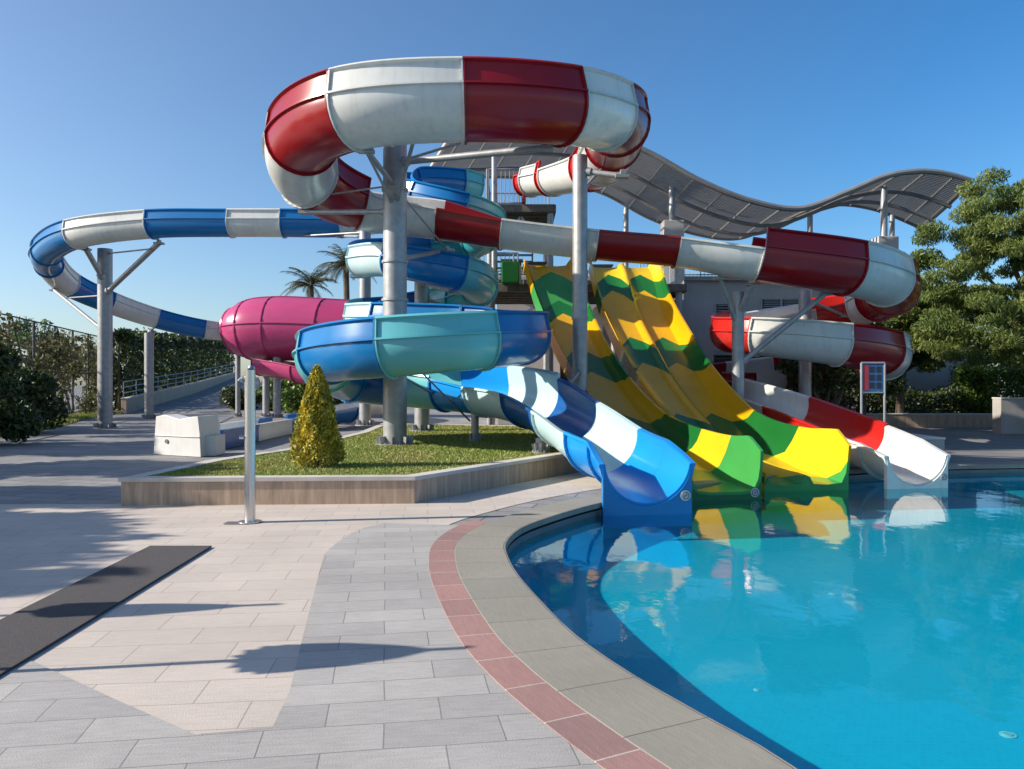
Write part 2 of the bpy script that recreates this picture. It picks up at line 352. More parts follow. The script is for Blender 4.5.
# ground sheet with a hole where the pool is (pool polygon on the right closed far away)
POOL = EDGE+[(60, 18), (60, -30), (12, -30)]
def fill_poly(outer, holes, z):
    bm = bmesh.new(); es = []
    for loop in [outer]+holes:
        vs = [bm.verts.new((x, y, z)) for x, y in loop]
        es += [bm.edges.new((vs[i], vs[(i+1) % len(vs)])) for i in range(len(vs))]
    bmesh.ops.triangle_fill(bm, use_beauty=True, use_dissolve=False, edges=es)
    bmesh.ops.recalc_face_normals(bm, faces=bm.faces)
    for f in bm.faces:
        if f.normal.z < 0: f.normal_flip()
    mb = MB(); bm.verts.index_update(); mb.v = [tuple(v.co) for v in bm.verts]; mb.f = [tuple(v.index for v in f.verts) for f in bm.faces]; mb.m = [0]*len(mb.f); bm.free(); return mb
HOLE = offset(EDGE, .2)+[(60.2, 18.3), (60.2, -30.2), (11.8, -30.2)]
fill_poly([(-700,-300), (700,-300), (700,1500), (-700,1500)], [HOLE], -.012).build('ground', M['court'], kind='structure')
# beige terrace paving (near the lawn), as a sheet 4 mm above the ground
w0 = offset(EDGE, .9)
i1 = max(i for i, p in enumerate(w0) if p[1] < 14.6)
beige_poly = [(-16,-2), (-2.5,-2)]+[(-2.0, 1.0)]+[p for p in w0[:i1+1] if p[1] > 2]+[(1.6,15.9), (-1.4,11.6), (-5.5,11.35), (-9.5,11.35), (-16,8)]
fill_poly(beige_poly, [], -.006).build('terrace_paving', M['beige'], kind='structure')
bl = [G(*q)[:2] for q in ((0,664), (33,661), (115,699), (195,734), (240,730), (273,726), (290,690), (301,644), (309,612), (316,585), (324,554), (336,543), (351,533), (366,527), (385,523))]
bl = [(-4.3, 4.75), (-12, 4.6)][::-1]+bl[1:]
redo = [p for p in offset(EDGE, .74) if -2.9 < p[1] < 9.7]
grey_poly = [(-12,-3)]+bl+redo[::-1]
fill_poly(grey_poly, [], -.001).build('grey_paving', M['grey'], kind='structure')
rline = [p for p in EDGE if -2.9 < p[1] < 9.9]
band(rline, .5, .75, -.03, .004).build('red_tile_band', M['redtile'], kind='structure')
band(EDGE, -.03, .5, -.07, .006).build('pool_coping', M['coping'], kind='structure', bevel=.008)
pw = MB()
for i in range(len(EDGE)-1):
    (x0, y0), (x1, y1) = EDGE[i], EDGE[i+1]
    b = len(pw.v); pw.v += [(x0, y0, -.55), (x1, y1, -.55), (x1, y1, -.12), (x0, y0, -.12)]; pw.f.append((b, b+1, b+2, b+3)); pw.m.append(0)
pw.build('pool_wall', M['tile'], kind='structure', smooth=True)
fill_poly(POOL, [], -.55).build('pool_floor', M['tile'], kind='structure')
fill_poly(POOL, [], ZW).build('pool_water', M['water'], kind='structure')
# overflow gutter grating shading the waterline
band(EDGE, -.02, .19, -.24, -.10).build('overflow_gutter', M['steel_dark'], kind='structure')
for (px, py, sz) in ((1008,735,.05), (660,625,.04), (833,594,.045), (757,690,.026)):
    q = G(px, py, -.55)
    t = thing('pool_inlet', q, {1008: 'white round floor fitting under the water nearest the right edge', 660: 'white round floor fitting under the water below the blue chute mouth', 833: 'white round floor fitting in the middle of the pool floor', 757: 'small white floor fitting under the water left of the pool centre'}[px], 'pool fitting', 'round fittings on the pool floor')
    MB().tube([(q[0], q[1], -.549), (q[0], q[1], -.546)], sz, 24).build('rim', M['white_paint'], t, smooth=True)
    MB().tube([(q[0], q[1], -.546), (q[0], q[1], -.542)], sz*.6, 20).build('grille', M['louvre'], t, smooth=True)
# lawn bed
LZ = .37
lawn_poly = [(-5.5,11.2), (-1.4,11.4), (1.45,15.9), (2.2,20), (2.2,25), (-4.4,27), (-4.2,22), (-4.6,16.4), (-5.25,14)]
def inset(poly, d):
    out = []; n = len(poly)
    for i in range(n):
        a, b, c = (np.array(poly[(i+k) % n]) for k in (-1, 0, 1))
        e0 = (b-a)/np.linalg.norm(b-a); e1 = (c-b)/np.linalg.norm(c-b)
        n0 = np.array((-e0[1], e0[0])); n1 = np.array((-e1[1], e1[0])); m = (n0+n1)/(1+n0.dot(n1)); out.append(tuple((b+m*d).tolist()))
    return out
ins = inset(lawn_poly, .22)
t = thing('planter_wall', (-3.5, 11.3, 0), 'low brown travertine wall with pale cap edging the raised lawn', 'planter wall')
mb = MB(); n = len(lawn_poly); fb = MB()
for i in range(n):
    a, b = lawn_poly[i], lawn_poly[(i+1) % n]; c, d = ins[(i+1) % n], ins[i]
    fb.add([(a[0],a[1],-.02), (b[0],b[1],-.02), (b[0],b[1],LZ-.04), (a[0],a[1],LZ-.04)], [(0,1,2,3)])
fb.build('facing', M['travertine'], t)
capo = inset(lawn_poly, -.025); cap = MB()
for i in range(n):
    a, b, c, d = capo[i], capo[(i+1) % n], ins[(i+1) % n], ins[i]
    cap.add([(p[0], p[1], z) for z in (LZ-.04, LZ+.015) for p in (a, b, c, d)], [(3,2,1,0), (4,5,6,7), (0,1,5,4), (2,3,7,6)])
cap.build('cap_stone', M['cap'], t)
fill_poly(inset(lawn_poly, .2), [], LZ-.012).build('lawn', M['lawn'], kind='structure')
def inside(poly, x, y):
    r = False; n = len(poly)
    for i in range(n):
        (x0, y0), (x1, y1) = poly[i], poly[(i+1) % n]
        if (y0 > y) != (y1 > y) and x < (x1-x0)*(y-y0)/(y1-y0)+x0: r = not r
    return r
def grass(poly, n, z, name, h=.03):
    xs = [p[0] for p in poly]; ys = [p[1] for p in poly]; mb = MB(); k = 0
    while k < n:
        x = random.uniform(min(xs), max(xs)); y = min(ys)+(max(ys)-min(ys))*random.random()**1.5
        if not inside(poly, x, y): continue
        a = random.random()*6.28; hh = h*(.5+random.random()); w = .008+.0006*y; dx, dy = math.cos(a)*w, math.sin(a)*w; lx, ly = random.gauss(0, .02), random.gauss(0, .02)
        b = len(mb.v); mb.v += [(x-dx, y-dy, z), (x+dx, y+dy, z), (x+lx, y+ly, z+hh)]; mb.f.append((b, b+1, b+2)); mb.m.append(0); k += 1
    o = mb.build(name, M['blade'], kind='stuff'); return o
g = grass(inset(lawn_poly, .24), 60000, LZ-.012, 'grass'); tag(g, 'short green lawn grass growing inside the travertine planter wall', 'grass')
strip = [(-19.5,25.5), (-16.5,25.5), (-17.8,31), (-20.5,38), (-23.5,48), (-25.5,48), (-22.4,38)]
fill_poly(strip, [], -.002).build('verge', M['lawn'], kind='structure')
g = grass(strip, 15000, -.002, 'verge_grass', .12); tag(g, 'strip of grass along the foot of the overgrown wire fence', 'grass')
# dark rubber mat
mp_ = [G(*q)[:2] for q in ((150,547), (212,547), (0,677))]
d = np.array(mp_[1])-np.array(mp_[2]); far0 = np.array(mp_[0]); farpt = far0-d*1.25
poly = [tuple(mp_[2]-d*.25), tuple(mp_[1]), tuple(mp_[0]), tuple(farpt)]
o = MB().prism(poly, .001, .016).build('walkway_mat', M['mat'], bevel=.004); tag(o, 'long dark rubber mat lying across the beige paving', 'mat')
# far terrace on the right
fill_poly([p for p in offset(EDGE, .49) if p[0] > 6.2 and p[1] < 18.2]+[(60,18.6), (60,40), (6,40), (6,20)], [], -.004).build('far_terrace', M['deck_far'], kind='structure')
# ramp on the left
rl, rr_ = [(-22.3,46,0), (-26.2,66,1.0), (-30.5,88,2.5)], [(-13.5,46,0), (-20.5,66,1.0), (-28,88,2.5)]
mb = MB()
for i in range(2): mb.add([rl[i], rr_[i], rr_[i+1], rl[i+1]], [(0,1,2,3)])
mb.build('ramp', M['court'], kind='structure')
t = thing('ramp_wall', (-22.3,46,0), 'low retaining wall with pale cap rising beside the ramp', 'wall')
mb = MB(); cp = MB()
rw = [(-22.3,46,.85), (-26.2,66,1.8), (-30.5,88,3.0)]
for a, b in zip(rw, rw[1:]):
    mb.add([(a[0]-.3,a[1],-.1), (a[0],a[1],-.1), (b[0],b[1],-.1), (b[0]-.3,b[1],-.1), (a[0]-.3,a[1],a[2]), (a[0],a[1],a[2]), (b[0],b[1],b[2]), (b[0]-.3,b[1],b[2])], [(0,1,5,4), (1,2,6,5), (3,0,4,7), (4,5,6,7), (2,3,7,6)])
    cp.bar((a[0]-.15,a[1],a[2]+.03), (b[0]-.15,b[1],b[2]+.03), .36, .06)
mb.build('masonry', M['travertine'], t); cp.build('cap_stone', M['cap'], t)
t = thing('ramp_railing', (-22.5,46,.9), 'thin metal railing along the top of the ramp wall', 'railing')
for k in range(16):
    f = k/15; f2 = f*2; i = min(1, int(f2)); u = f2-i; p = np.array(rw[i])*(1-u)+np.array(rw[i+1])*u
    MB().tube([(p[0]-.15,p[1],p[2]), (p[0]-.15,p[1],p[2]+1.0)], .035, 6).build('post', M['steel'], t)
for dz in (.35, .68, 1.0):
    MB().tube([(a-.15, b, c+dz) for a, b, c in rw], .03, 6).build('rail', M['steel'], t)

# ------------------------------------------------------------------ red and white slide
RC = 'gel_red'; WC = 'gel_white'
rs = thing('water_slide', (8.0, 20, 0), 'red and white winding water slide with the highest loop', 'water slide', 'coloured water slides')
C140 = (142,142,142,142)
rows = [(P(525,182,27), .46, 'gel_scarlet', (105,105,105,105)), (P(531,181,26.7), .50, WC, (125,125,125,125)), (P(549,178,25.9), .55, 'gel_scarlet', (130,130,130,130)), (P(554,177,25.6), .58, WC, (105,105,110,110)),
 (P(590,168,23.6), .66, 'gel_scarlet', (130,110,130,130)), (P(603,160,22.4), .70, WC, (130,130,140,140)), (P(613,143,20.6), .70, RC, C140), (P(617,124,18.6), .73, RC, C140), (P(604,115,17.3), .73, WC, C140), (P(563,107,15.9), .74, RC, C140),
 (P(463,102,15.4), .75, WC, C140), (P(353,111,15.6), .75, RC, C140), (P(302,141,17.2), .74, WC, C140), (P(309,179,19.0), .72, RC, C140), (P(362,204,20.2), .66, WC, (140,105,140,92)), (P(440,215,20.2), .62, RC, (140,92,112,90)), (P(503,225,20.1), .60, WC, (95,92,92,92)),
 (P(597,236,20), .60, RC, (92,92,92,92)), (P(677,243,20), .60, WC, (92,92,92,92)), (P(757,254,19.8), .68, RC, (140,140,140,140)), (P(846,267,20.0), .70, WC, C140), (P(886,280,21.3), .69, RC, C140), (P(892,291,22.9), .69, RC, C140), (P(877,299,24.4), .67, WC, C140),
 (P(855,306,25.3), .64, 'gel_scarlet', (95,130,95,130)), (P(810,313,25.8), .62, WC, (95,120,95,120)), (P(745,325,25.2), .62, 'gel_scarlet', (100,140,140,140)), (P(731,332,23.6), .57, 'gel_scarlet', C140), (P(758,335,22.0), .56, WC, C140), (P(838,343,21.8), .62, RC, C140), (P(880,351,22.9), .66, WC, C140),
 (P(885,358,24.8), .66, WC, C140), (P(855,362,26.6), .66, RC, (110,140,110,140)), (P(780,371,27.4), .66, WC, (95,130,95,130)), (P(740,377,27.0), .66, RC, (100,130,120,130)), (P(700,384,24.6), .66, RC, (100,130,100,130)), (P(712,387,22.2), .64, WC, (115,100,110,95)), (P(745,394,20.4), .62, WC, (110,92,110,92)), (P(787,407,18.8), .62, 'gel_scarlet', (110,92,105,92)), (P(858,433,16.2), .62, 'gel_white', (102,92,100,95)), (P(890,446,15.1), .61, 'gel_white', (100,95,84,84)), (P(918,453,14.3), .60, None, None)]
ctrl = [(*r[0], r[1]) for r in rows]
slide_sections(rs, ctrl, [r[2] for r in rows[:-1]], ['flume_section' if r[3][0] < 125 else 'tube_section' for r in rows[:-1]], [r[3] for r in rows[:-1]])
RED = ctrl

# ------------------------------------------------------------------ aqua and blue slide
aq = thing('water_slide', (-1.9, 17.8, 0), 'aqua and blue spiral water slide ending in a bright blue chute', 'water slide', 'coloured water slides')
A, B_, D_ = 'gel_aqua', 'gel_blue', 'gel_deep_blue'
C = (140,140,140,140)
rows = [(P(474,190,27), .56, A, C), (P(458,185,26.6), .52, B_, C), (P(410,182,25.6), .47, B_, C), (P(399,190,24.2), .45, B_, C), (P(420,196,23.3), .45, B_, C), (P(462,209,22.9), .46, A, C), (P(488,226,24), .54, 'gel_teal', C), (P(470,243,25.6), .54, 'gel_teal', C), (P(425,248,25.4), .54, B_, C), (P(380,252,24.2), .52, B_, C), (P(364,260,22.2), .46, 'gel_ice', C),
 (P(393,260,20.4), .45, B_, C), (P(458,273,20.2), .46, A, C), (P(479,288,21.8), .48, 'gel_teal', C), (P(460,301,24.2), .52, A, C), (P(420,306,25.0), .52, D_, C), (P(375,311,24.2), .50, A, C), (P(362,318,22.3), .48, 'gel_ice', C), (P(385,320,20.4), .50, B_, C), (P(470,325,19.6), .54, D_, C),
 (P(514,331,18.8), .60, B_, C), (P(521,335,17.4), .62, B_, C), (P(482,338,15.9), .62, A, C), (P(390,345,15.6), .63, B_, C), (P(328,354,17.0), .62, A, C), (P(328,366,18.8), .60, B_, C), (P(352,379,20.2), .58, D_, C), (P(400,384,20.6), .58, A, (140,120,140,110)), (P(446,386,20.0), .62, 'gel_bright_blue', (140,105,135,92)), (P(487,388,18.8), .66, 'gel_ice', (130,92,125,92)), (P(531,395,16.9), .68, D_, (118,92,104,92)),
 (P(566,412,15.2), .66, 'gel_ice', (104,92,100,95)), (P(603,437,13.4), .66, 'gel_bright_blue', (100,98,100,100)), (P(628,449,12.4), .63, 'gel_bright_blue', (100,100,84,84)), (P(648,460,11.4), .66, None, None)]
ctrl = [(*r[0], r[1]) for r in rows]
slide_sections(aq, ctrl, [r[2] for r in rows[:-1]], ['flume_section' if r[3][1] < 125 else 'tube_section' for r in rows[:-1]], [r[3] for r in rows[:-1]])
AQ = ctrl

# ------------------------------------------------------------------ blue and white slide with the magenta funnel
bw = thing('water_slide', (-14, 33, 0), 'blue and white water slide bending at the far left into a magenta barrel', 'water slide', 'coloured water slides')
rows = [(P(480,203,28.5), .50, A, C), (P(420,214,28.2), .50, 'gel_ice', C), (P(341,223,28), .49, B_, C), (P(284,223,28), .49, WC, C), (P(232,223,28.1), .49, B_, C), (P(153,224,28.5), .51, WC, C), (P(77,234,29.3), .53, B_, C), (P(47,252,31.6), .54, B_, C), (P(49,265,34), .54, WC, C), (P(68,284,36.4), .54, B_, C),
 (P(108,302,38.6), .53, WC, C), (P(156,318,40.4), .52, B_, C), (P(205,329,41.6), .52, WC, C), (P(238,332,42.2), .50, None, None)]
ctrl = [(*r[0], r[1]) for r in rows]; BW = ctrl
slide_sections(bw, ctrl, [r[2] for r in rows[:-1]], ['tube_section']*(len(rows)-1), [r[3] for r in rows[:-1]], bolts=False)
full = (172,172,172,172)
rows = [(P(233,332,42.4), .75, 'gel_magenta', full), (P(238,331,42.2), 1.25, 'gel_magenta', full), (P(250,330,42), 1.55, 'gel_magenta', full), (P(274,329,41.8), 1.66, 'gel_magenta', full), (P(324,330,41.5), 1.60, 'gel_dark_magenta', full), (P(372,333,41.2), 1.45, 'gel_dark_magenta', full), (P(395,335,41), .8, None, None)]
fun = bpy.data.objects.new('barrel', None); COL.objects.link(fun); fun.parent = bw; ORG[fun] = ORG[bw]; fun['label'] = 'big magenta barrel section'
slide_sections(fun, [(*r[0], r[1]) for r in rows], [r[2] for r in rows[:-1]], ['barrel_section']*(len(rows)-1), [r[3] for r in rows[:-1]], bolts=False)
op = (95,95,95,95)
rows = [(P(262,360,41.6), .80, 'gel_magenta', op), (P(300,367,40.6), .80, 'gel_dark_magenta', op), (P(345,380,39.5), .75, 'gel_dark_magenta', op), (P(378,393,37.5), .70, B_, op), (P(375,400,35), .66, WC, op), (P(345,408,32), .6, B_, op), (P(300,417,29), .55, None, None)]
slide_sections(bw, [(*r[0], r[1]) for r in rows], [r[2] for r in rows[:-1]], ['flume_section']*(len(rows)-1), [r[3] for r in rows[:-1]], bolts=False)
# ground lane
L0, L1 = Vector(G(300,431)), Vector(G(216,450)); dv = (L0-L1); dv.z = 0; Ln = dv.length; dv.normalize(); sd = Vector((dv.y, -dv.x, 0))
MB().bar(L1+sd*-.47+Vector((0,0,.06)), L0+sd*-.47+Vector((0,0,.06)), 1.1, .12).build('lane_floor', M['gel_ice'], bw)
for s_ in (0, 1):
    off = sd*(.12 if s_ == 0 else -1.05)
    for k, (f0, f1, c) in enumerate(((.0, .36, 'gel_deep_blue'), (.36, .80, 'gel_white'), (.80, 1.0, 'gel_blue'))):
        a = L1+dv*Ln*f0*1.0+dv*.002+off+Vector((0,0,.24)); b = L1+dv*Ln*f1-dv*.002+off+Vector((0,0,.24))
        m_ = MB().bar(a, b, .10, .46); m_.bar(a+Vector((0,0,.25)), b+Vector((0,0,.25)), .17, .05); m_.build('lane_wall', M[c], bw)
# white end block: shaped tub, dished top
e = MB(); ew = Vector(G(139,457)); ex = 1.6
x0, y0 = ew.x, ew.y
prof = [(0, 0), (.08, .92), (.35, .97), (.8, .87), (1.2, .94), (1.36, .95), (1.42, .55), (1.45, 0)]
vs = [(x0+a, y0+.75*(1-a/1.45), b) for a, b in prof]+[(x0+a+.1, y0+1.05, b) for a, b in prof]; n = len(prof)
e.add(vs, [tuple(range(n)), tuple(range(2*n-1, n-1, -1))]+[(i+1, i, n+i, n+i+1) for i in range(n-1)])
e.box(x0+1.3, x0+1.7, y0+.25, y0+.9, 0, .48); e.bar((x0+.05, y0+.715, .46), (x0+1.4, y0+.015, .46), .03, .02)
e.build('end_block', M['white_paint'], bw, bevel=.03, smooth=True)
MB().tube([(x0+.42, y0+.50, .33), (x0+.45, y0+.58, .33)], .05, 12).build('drain_outlet', M['steel_dark'], bw)

# ------------------------------------------------------------------ green and yellow racer slides
def racer(ctrl, prof_fn, bands, chev, root, name='chute_section'):
    S_, _ = spline(ctrl, .12); p = S_[:, :3]; w = S_[:, 3]; T, S, U = frames(p)
    ds = np.r_[0, np.cumsum(np.linalg.norm(np.diff(p, axis=0), axis=1))]; Ltot = ds[-1]
    def at(s):
        s = min(max(s, 0), Ltot); f = lambda a: np.array([np.interp(s, ds, a[:, k]) for k in range(3)])
        return f(p), f(S), f(U), np.interp(s, ds, w), s
    edges = np.cumsum([0]+[b[0] for b in bands]); edges = edges/edges[-1]*Ltot
    nb = len(bands)
    for i, (_, c) in enumerate(bands):
        m = max(4, int((edges[i+1]-edges[i])/.2)); loops = []
        for k in range(m+1):
            top = []; bot = []
            prof = prof_fn(0)
            for j in range(len(prof)):
                o0 = 0 if i == 0 else chev[j]; o1 = 0 if i == nb-1 else chev[j]
                s = (edges[i]+o0)+((edges[i+1]+o1)-(edges[i]+o0))*k/m
                c0, sv, uv, ww, s2 = at(s); x, z = prof_fn(s2/Ltot)[j]
                x = -x; top.append(c0+sv*x*ww+uv*z); 
                dx = .05*(1 if x > 0 else -1)*(abs(x) > .8)
                bot.append(c0+sv*(x*ww+dx)+uv*(-.16 if j == 0 else -.10 if j == 1 else z-.05*(abs(x) < .97)))
            loops.append((top, bot))
        mb = MB(); n = len(loops[0][0]); vs = []
        for t_, b_ in loops: vs += t_+b_
        fs = []
        for k in range(m):
            a, b = k*2*n, (k+1)*2*n
            for j in range(n-1):
                fs.append((a+j, a+j+1, b+j+1, b+j)); fs.append((a+n+j+1, a+n+j, b+n+j, b+n+j+1))
            fs.append((a, b, b+n, a+n)); fs.append((a+n-1, a+2*n-1, b+2*n-1, b+n-1))
        for a in (0, m*2*n):
            for j in range(n-1): fs.append((a+j, a+n+j, a+n+j+1, a+j+1))
        mb.add(vs, fs); mb.build(name, M[c], root, smooth=True, angle=50)
g1 = thing('racer_slide', (2.5,19,0), 'single lane green and yellow racing slide with chevrons, beside the blue chute', 'water slide', 'coloured water slides')
def profA(f):
    e = max(0, (f-.72)/.28); hl = .20+.55*e; hr = .42+.52*e; c = 1 if f < .97 else 1-(f-.97)*10
    return [(-1, hl*c), (-.98, hl*.55*c), (-.93, .16), (-.80, .03), (-.45, 0), (0, 0), (.45, 0), (.80, .03), (.93, .20), (.98, hr*.6*c), (1, hr*c)]
cA = [(*P(547,266,26.9), .80), (*P(551,272,26.2), .78), (*P(559,302,24.6), .70), (*P(581,354,21.6), .60), (*P(611,402,19), .56), (*P(652,446,16.3), .56), (*P(692,478,14.2), .58), (*P(708,486,13.6), .60), (*P(726,492,12.9), .60)]
racer(cA, profA, [(1.3,'gel_yellow'), (1.9,'gel_leaf_green'), (.9,'gel_green'), (2.3,'gel_yellow'), (1.5,'gel_green'), (2.6,'gel_yellow'), (2.0,'gel_green'), (1.3,'gel_lemon'), (1.8,'gel_leaf_green')], [.7,.55,.4,.2,-.2,-.55,-.2,.2,.4,.55,.7], g1)
g2 = thing('racer_slide', (5,19,0), 'double lane green and yellow racing slide with a centre ridge, beside the red slide', 'water slide', 'coloured water slides')
def profB(f):
    e = max(0, (f-.72)/.28); hl = .20+.10*e; hr = .58+.40*e; c = 1 if f < .97 else 1-(f-.97)*10
    return [(-1, hl*c), (-.98, hl*.55*c), (-.95, .12), (-.85, .02), (-.5, 0), (-.16, .02), (-.07, .14), (0, .17), (.07, .14), (.16, .02), (.5, 0), (.85, .03), (.95, .2), (.98, hr*.6*c), (1, hr*c)]
cB = [(*P(621,268,26.8), 1.05), (*P(624,274,26.2), 1.05), (*P(633,308,24.4), 1.0), (*P(652,348,22.2), .95), (*P(678,393,19.9), .90), (*P(724,445,17.2), .84), (*P(769,472,15.3), .78), (*P(790,479,14.6), .77), (*P(807,485,14.0), .77)]
racer(cB, profB, [(1.2,'gel_lemon'), (1.1,'gel_green'), (3.1,'gel_yellow'), (1.6,'gel_green'), (3.0,'gel_yellow'), (2.2,'gel_green'), (2.0,'gel_lemon'), (.6,'gel_leaf_green')], [.8,.6,.4,.1,-.45,-.1,.35,.6,.35,-.1,-.45,.1,.4,.6,.8], g2)
# solid front skirts that close the chute mouths down into the water
def skirt(end, tang, prof, matname, parent, zlow=-.34, th=.10):
    end = np.array(end); T = np.array(tang); T[2] = 0; T /= np.linalg.norm(T); S = np.cross(T, (0, 0, 1)); Z = np.array((0, 0, 1.)); vs = []
    for d in (-.004, -th):
        for x, z in prof: p = end+S*x+Z*z+T*d; vs += [p, np.array((p[0], p[1], zlow))]
    n = len(prof); fs = []
    for i in range(n-1):
        a, b = 2*i, 2*n+2*i; fs += [(a, a+1, a+3, a+2), (b, b+2, b+3, b+1), (a, a+2, b+2, b)]
    fs += [(0, 2*n, 2*n+1, 1), (2*n-2, 2*n-1, 4*n-1, 4*n-2)]
    MB().add(vs, fs).build('mouth_skirt', M[matname], parent)
def arcprof(r): return [(r*1.003*math.sin(a), -r*math.cos(a)) for a in np.linspace(-R(84), R(84), 27)]
def dirn(c): return [c[-1][k]-c[-2][k] for k in range(3)]
skirt(AQ[-1][:3], dirn(AQ), arcprof(.66), 'gel_blue', aq); skirt(RED[-1][:3], dirn(RED), arcprof(.60), 'gel_white', rs)
for c_, pf_, m_, pa in ((cA, profA, 'gel_green', g1), (cB, profB, 'gel_leaf_green', g2)):
    w_ = c_[-1][3]; skirt(c_[-1][:3], dirn(c_), [(-x*w_*1.03, z-.052) for x, z in pf_(1)], m_, pa)
# round logo stickers on the chute mouths
def sticker(c, nrm, parent):
    c = Vector(c); nrm = Vector(nrm).normalized()
    MB().tube([c, c+nrm*.006], .075, 20).build('round_sticker', M['white_paint'], parent)
    ringm = MB(); u = nrm.cross(Vector((0,0,1))).normalized(); v = u.cross(nrm)
    pts = [c+nrm*.008+.05*(math.cos(a)*u+math.sin(a)*v) for a in np.linspace(0, 2*math.pi, 17)]
    ringm.tube(pts, .008, 6); ringm.tube([c+nrm*.008-u*.02+v*.02, c+nrm*.008, c+nrm*.008+u*.02-v*.015], .009, 6)
    ringm.build('sticker_mark', M['steel_dark'], parent)

# ------------------------------------------------------------------ columns
column(395, 138, 17.8, .265, 'thick pale steel column in the middle of the lawn carrying the high red loop', LZ-.012,
       arms=[(186, P(366,150,15.9), .06, .10), (203, P(420,118,15.6), .04), (211, P(306,212,19.0), .06, .12), (205, P(367,153,16), .03), (163, P(545,148,16.2), .075, .12), (163, P(470,140,15.8), .03),
             (258, P(448,250,20.1), .055, .06), (190, P(444,246,20.1), .022), (185, P(318,196,19), .022), (375, P(436,395,19.6), .03), (352, P(470,421,19.4), .022), (320, P(330,376,18), .05, .1)], flange_at=(190, 262, 300))
column(580, 156, 19.2, .18, 'slim tall steel column rising between the blue chute and the yellow slide', 0, arms=[(172, P(622,176,18.8), .07, .12), (190, P(601,170,20.6), .04), (255, P(590,262,20), .05), (372, P(566,388,17.6), .05, .1), (395, P(562,385,17.6), .03)], flange_at=(318,))
column(738, 292, 20.6, .155, 'steel column with two slanting arms under the right bend of the red slide', 0, arms=[(310, P(752,284,20.2), .08, .06), (362, P(826,293,20.4), .07, .06), (320, P(720,278,20.2), .05, .06)])
column(805, 290, 24.4, .19, 'steel column inside the lower red loop behind the information board', 0, arms=[(300, P(845,316,25), .05, .1), (318, P(770,330,25), .05, .1), (342, P(862,330,25), .05)])
column(365, 228, 26, .19, 'thin steel column left of the aqua spiral, seen beside the palms', LZ-.012, arms=[(236, P(341,236,28), .05, .1), (232, P(300,236,28), .03), (276, P(356,276,22.6), .05, .1), (330, P(358,330,22.6), .05, .1)])
column(422, 280, 23, .22, 'steel column inside the aqua spiral right of the thick pale column', LZ-.012, arms=[(285, P(455,292,21), .05, .1), (300, P(468,312,23), .04, .06), (275, P(392,275,20.6), .04, .08), (330, P(480,340,20), .04)])
column(105, 249, 31, .27, 'thick steel column under the far left bend of the blue and white slide', 0, arms=[(278, P(86,249,29.8), .10, .06), (292, P(159,243,28.9), .10, .10), (254, P(150,249,29), .03), (330, P(54,290,35.4), .07, .1), (295, P(66,298,35.4), .03)])
column(149, 333, 40, .22, 'steel column under the lower run of the blue and white slide by the ramp', 0, arms=[(334, P(152,331,40.3), .12, .1)])
column(266, 355, 42, .18, 'left leg of the pair of posts under the magenta barrel', 0)
column(277, 356, 41.2, .20, 'right leg of the pair of posts under the magenta barrel', 0)
column(238, 352, 42.2, .13, 'thin post at the rounded left end of the magenta barrel', 0)
column(330, 352, 41, .18, 'post below the magenta barrel hidden partly by the golden conifer', 0)
column(541, 438, 15.6, .11, 'short stub post under the blue and white chute near the lawn wall', LZ-.012)
for px, py, Y, l in ((475,405,18.8,'short post below the bright blue chute bend'),):
    column(px, py, Y, .09, l, LZ-.012 if px < 500 else 0)
for px, py, Y, l in ((605,392,20.6,'post beneath the upper half of the single lane racing slide'), (672,448,16.8,'post beneath the lower half of the single lane racing slide'), (680,390,20.6,'post beneath the upper half of the double lane racing slide'), (745,436,17.3,'post beneath the lower half of the double lane racing slide'), (848,446,16.6,'post beneath the red and white mouth chute')):
    column(px, py, Y, .10, l, 0)

for c_, w_, dz, pa in ((AQ, .56, -.52, aq), (RED, .51, -.44, rs), (cA, .50, -.02, g1)):
    T_ = Vector(dirn(c_)); T_.z = 0; T_.normalize(); S_v = T_.cross(Vector((0,0,1)))
    sticker(Vector(c_[-1][:3])-S_v*w_+Vector((0,0,dz))+T_*.003, T_, pa)

# ------------------------------------------------------------------ tower
tw = thing('slide_tower', (1.0,28,0), 'steel slide start tower with railed decks behind the high red loop', 'tower')
def deck(x0, x1, y0, y1, z, nm='deck'):
    m = MB().box(x0, x1, y0, y1, z-.1, z)
    for k in range(6): 
        yy = y0+.2+(y1-y0-.4)*k/5; m.box(x0+.05, x1-.05, yy-.05, yy+.05, z-.22, z-.1)
    m.box(x0, x1, y0-.04, y0+.04, z-.22, z+.03); m.box(x0-.04, x0+.04, y0+.04, y1, z-.22, z+.03); m.box(x1-.04, x1+.04, y0+.04, y1, z-.22, z+.03)
    return m.build(nm, M['wood'], tw)
def railing(a, b, z, h=1.25, step=.14, parent=None, nm='railing'):
    a, b = Vector((*a, z)), Vector((*b, z)); n = max(2, int((b-a).length/step)); m = MB()
    for k in range(n+1):
        p = a.lerp(b, k/n); big = k % 8 == 0 or k == n; m.tube([p, p+Vector((0,0,h))], .028 if big else .012, 6)
    for hh in (.1, h): m.tube([a+Vector((0,0,hh)), b+Vector((0,0,hh))], .028, 6)
    return m.build(nm, M['steel'], parent or tw)
zU = P(0,206,27)[2]; zL = P(0,285,27)[2]
deck(-.9, 1.45, 26.9, 30.5, zU); deck(-1.2, 5.9, 27.0, 31.5, zL)
railing((-.8,27), (.35,27), zU); railing((-.85,27), (-.85,30.4), zU); railing((-.85,30.4), (1.4,30.4), zU)
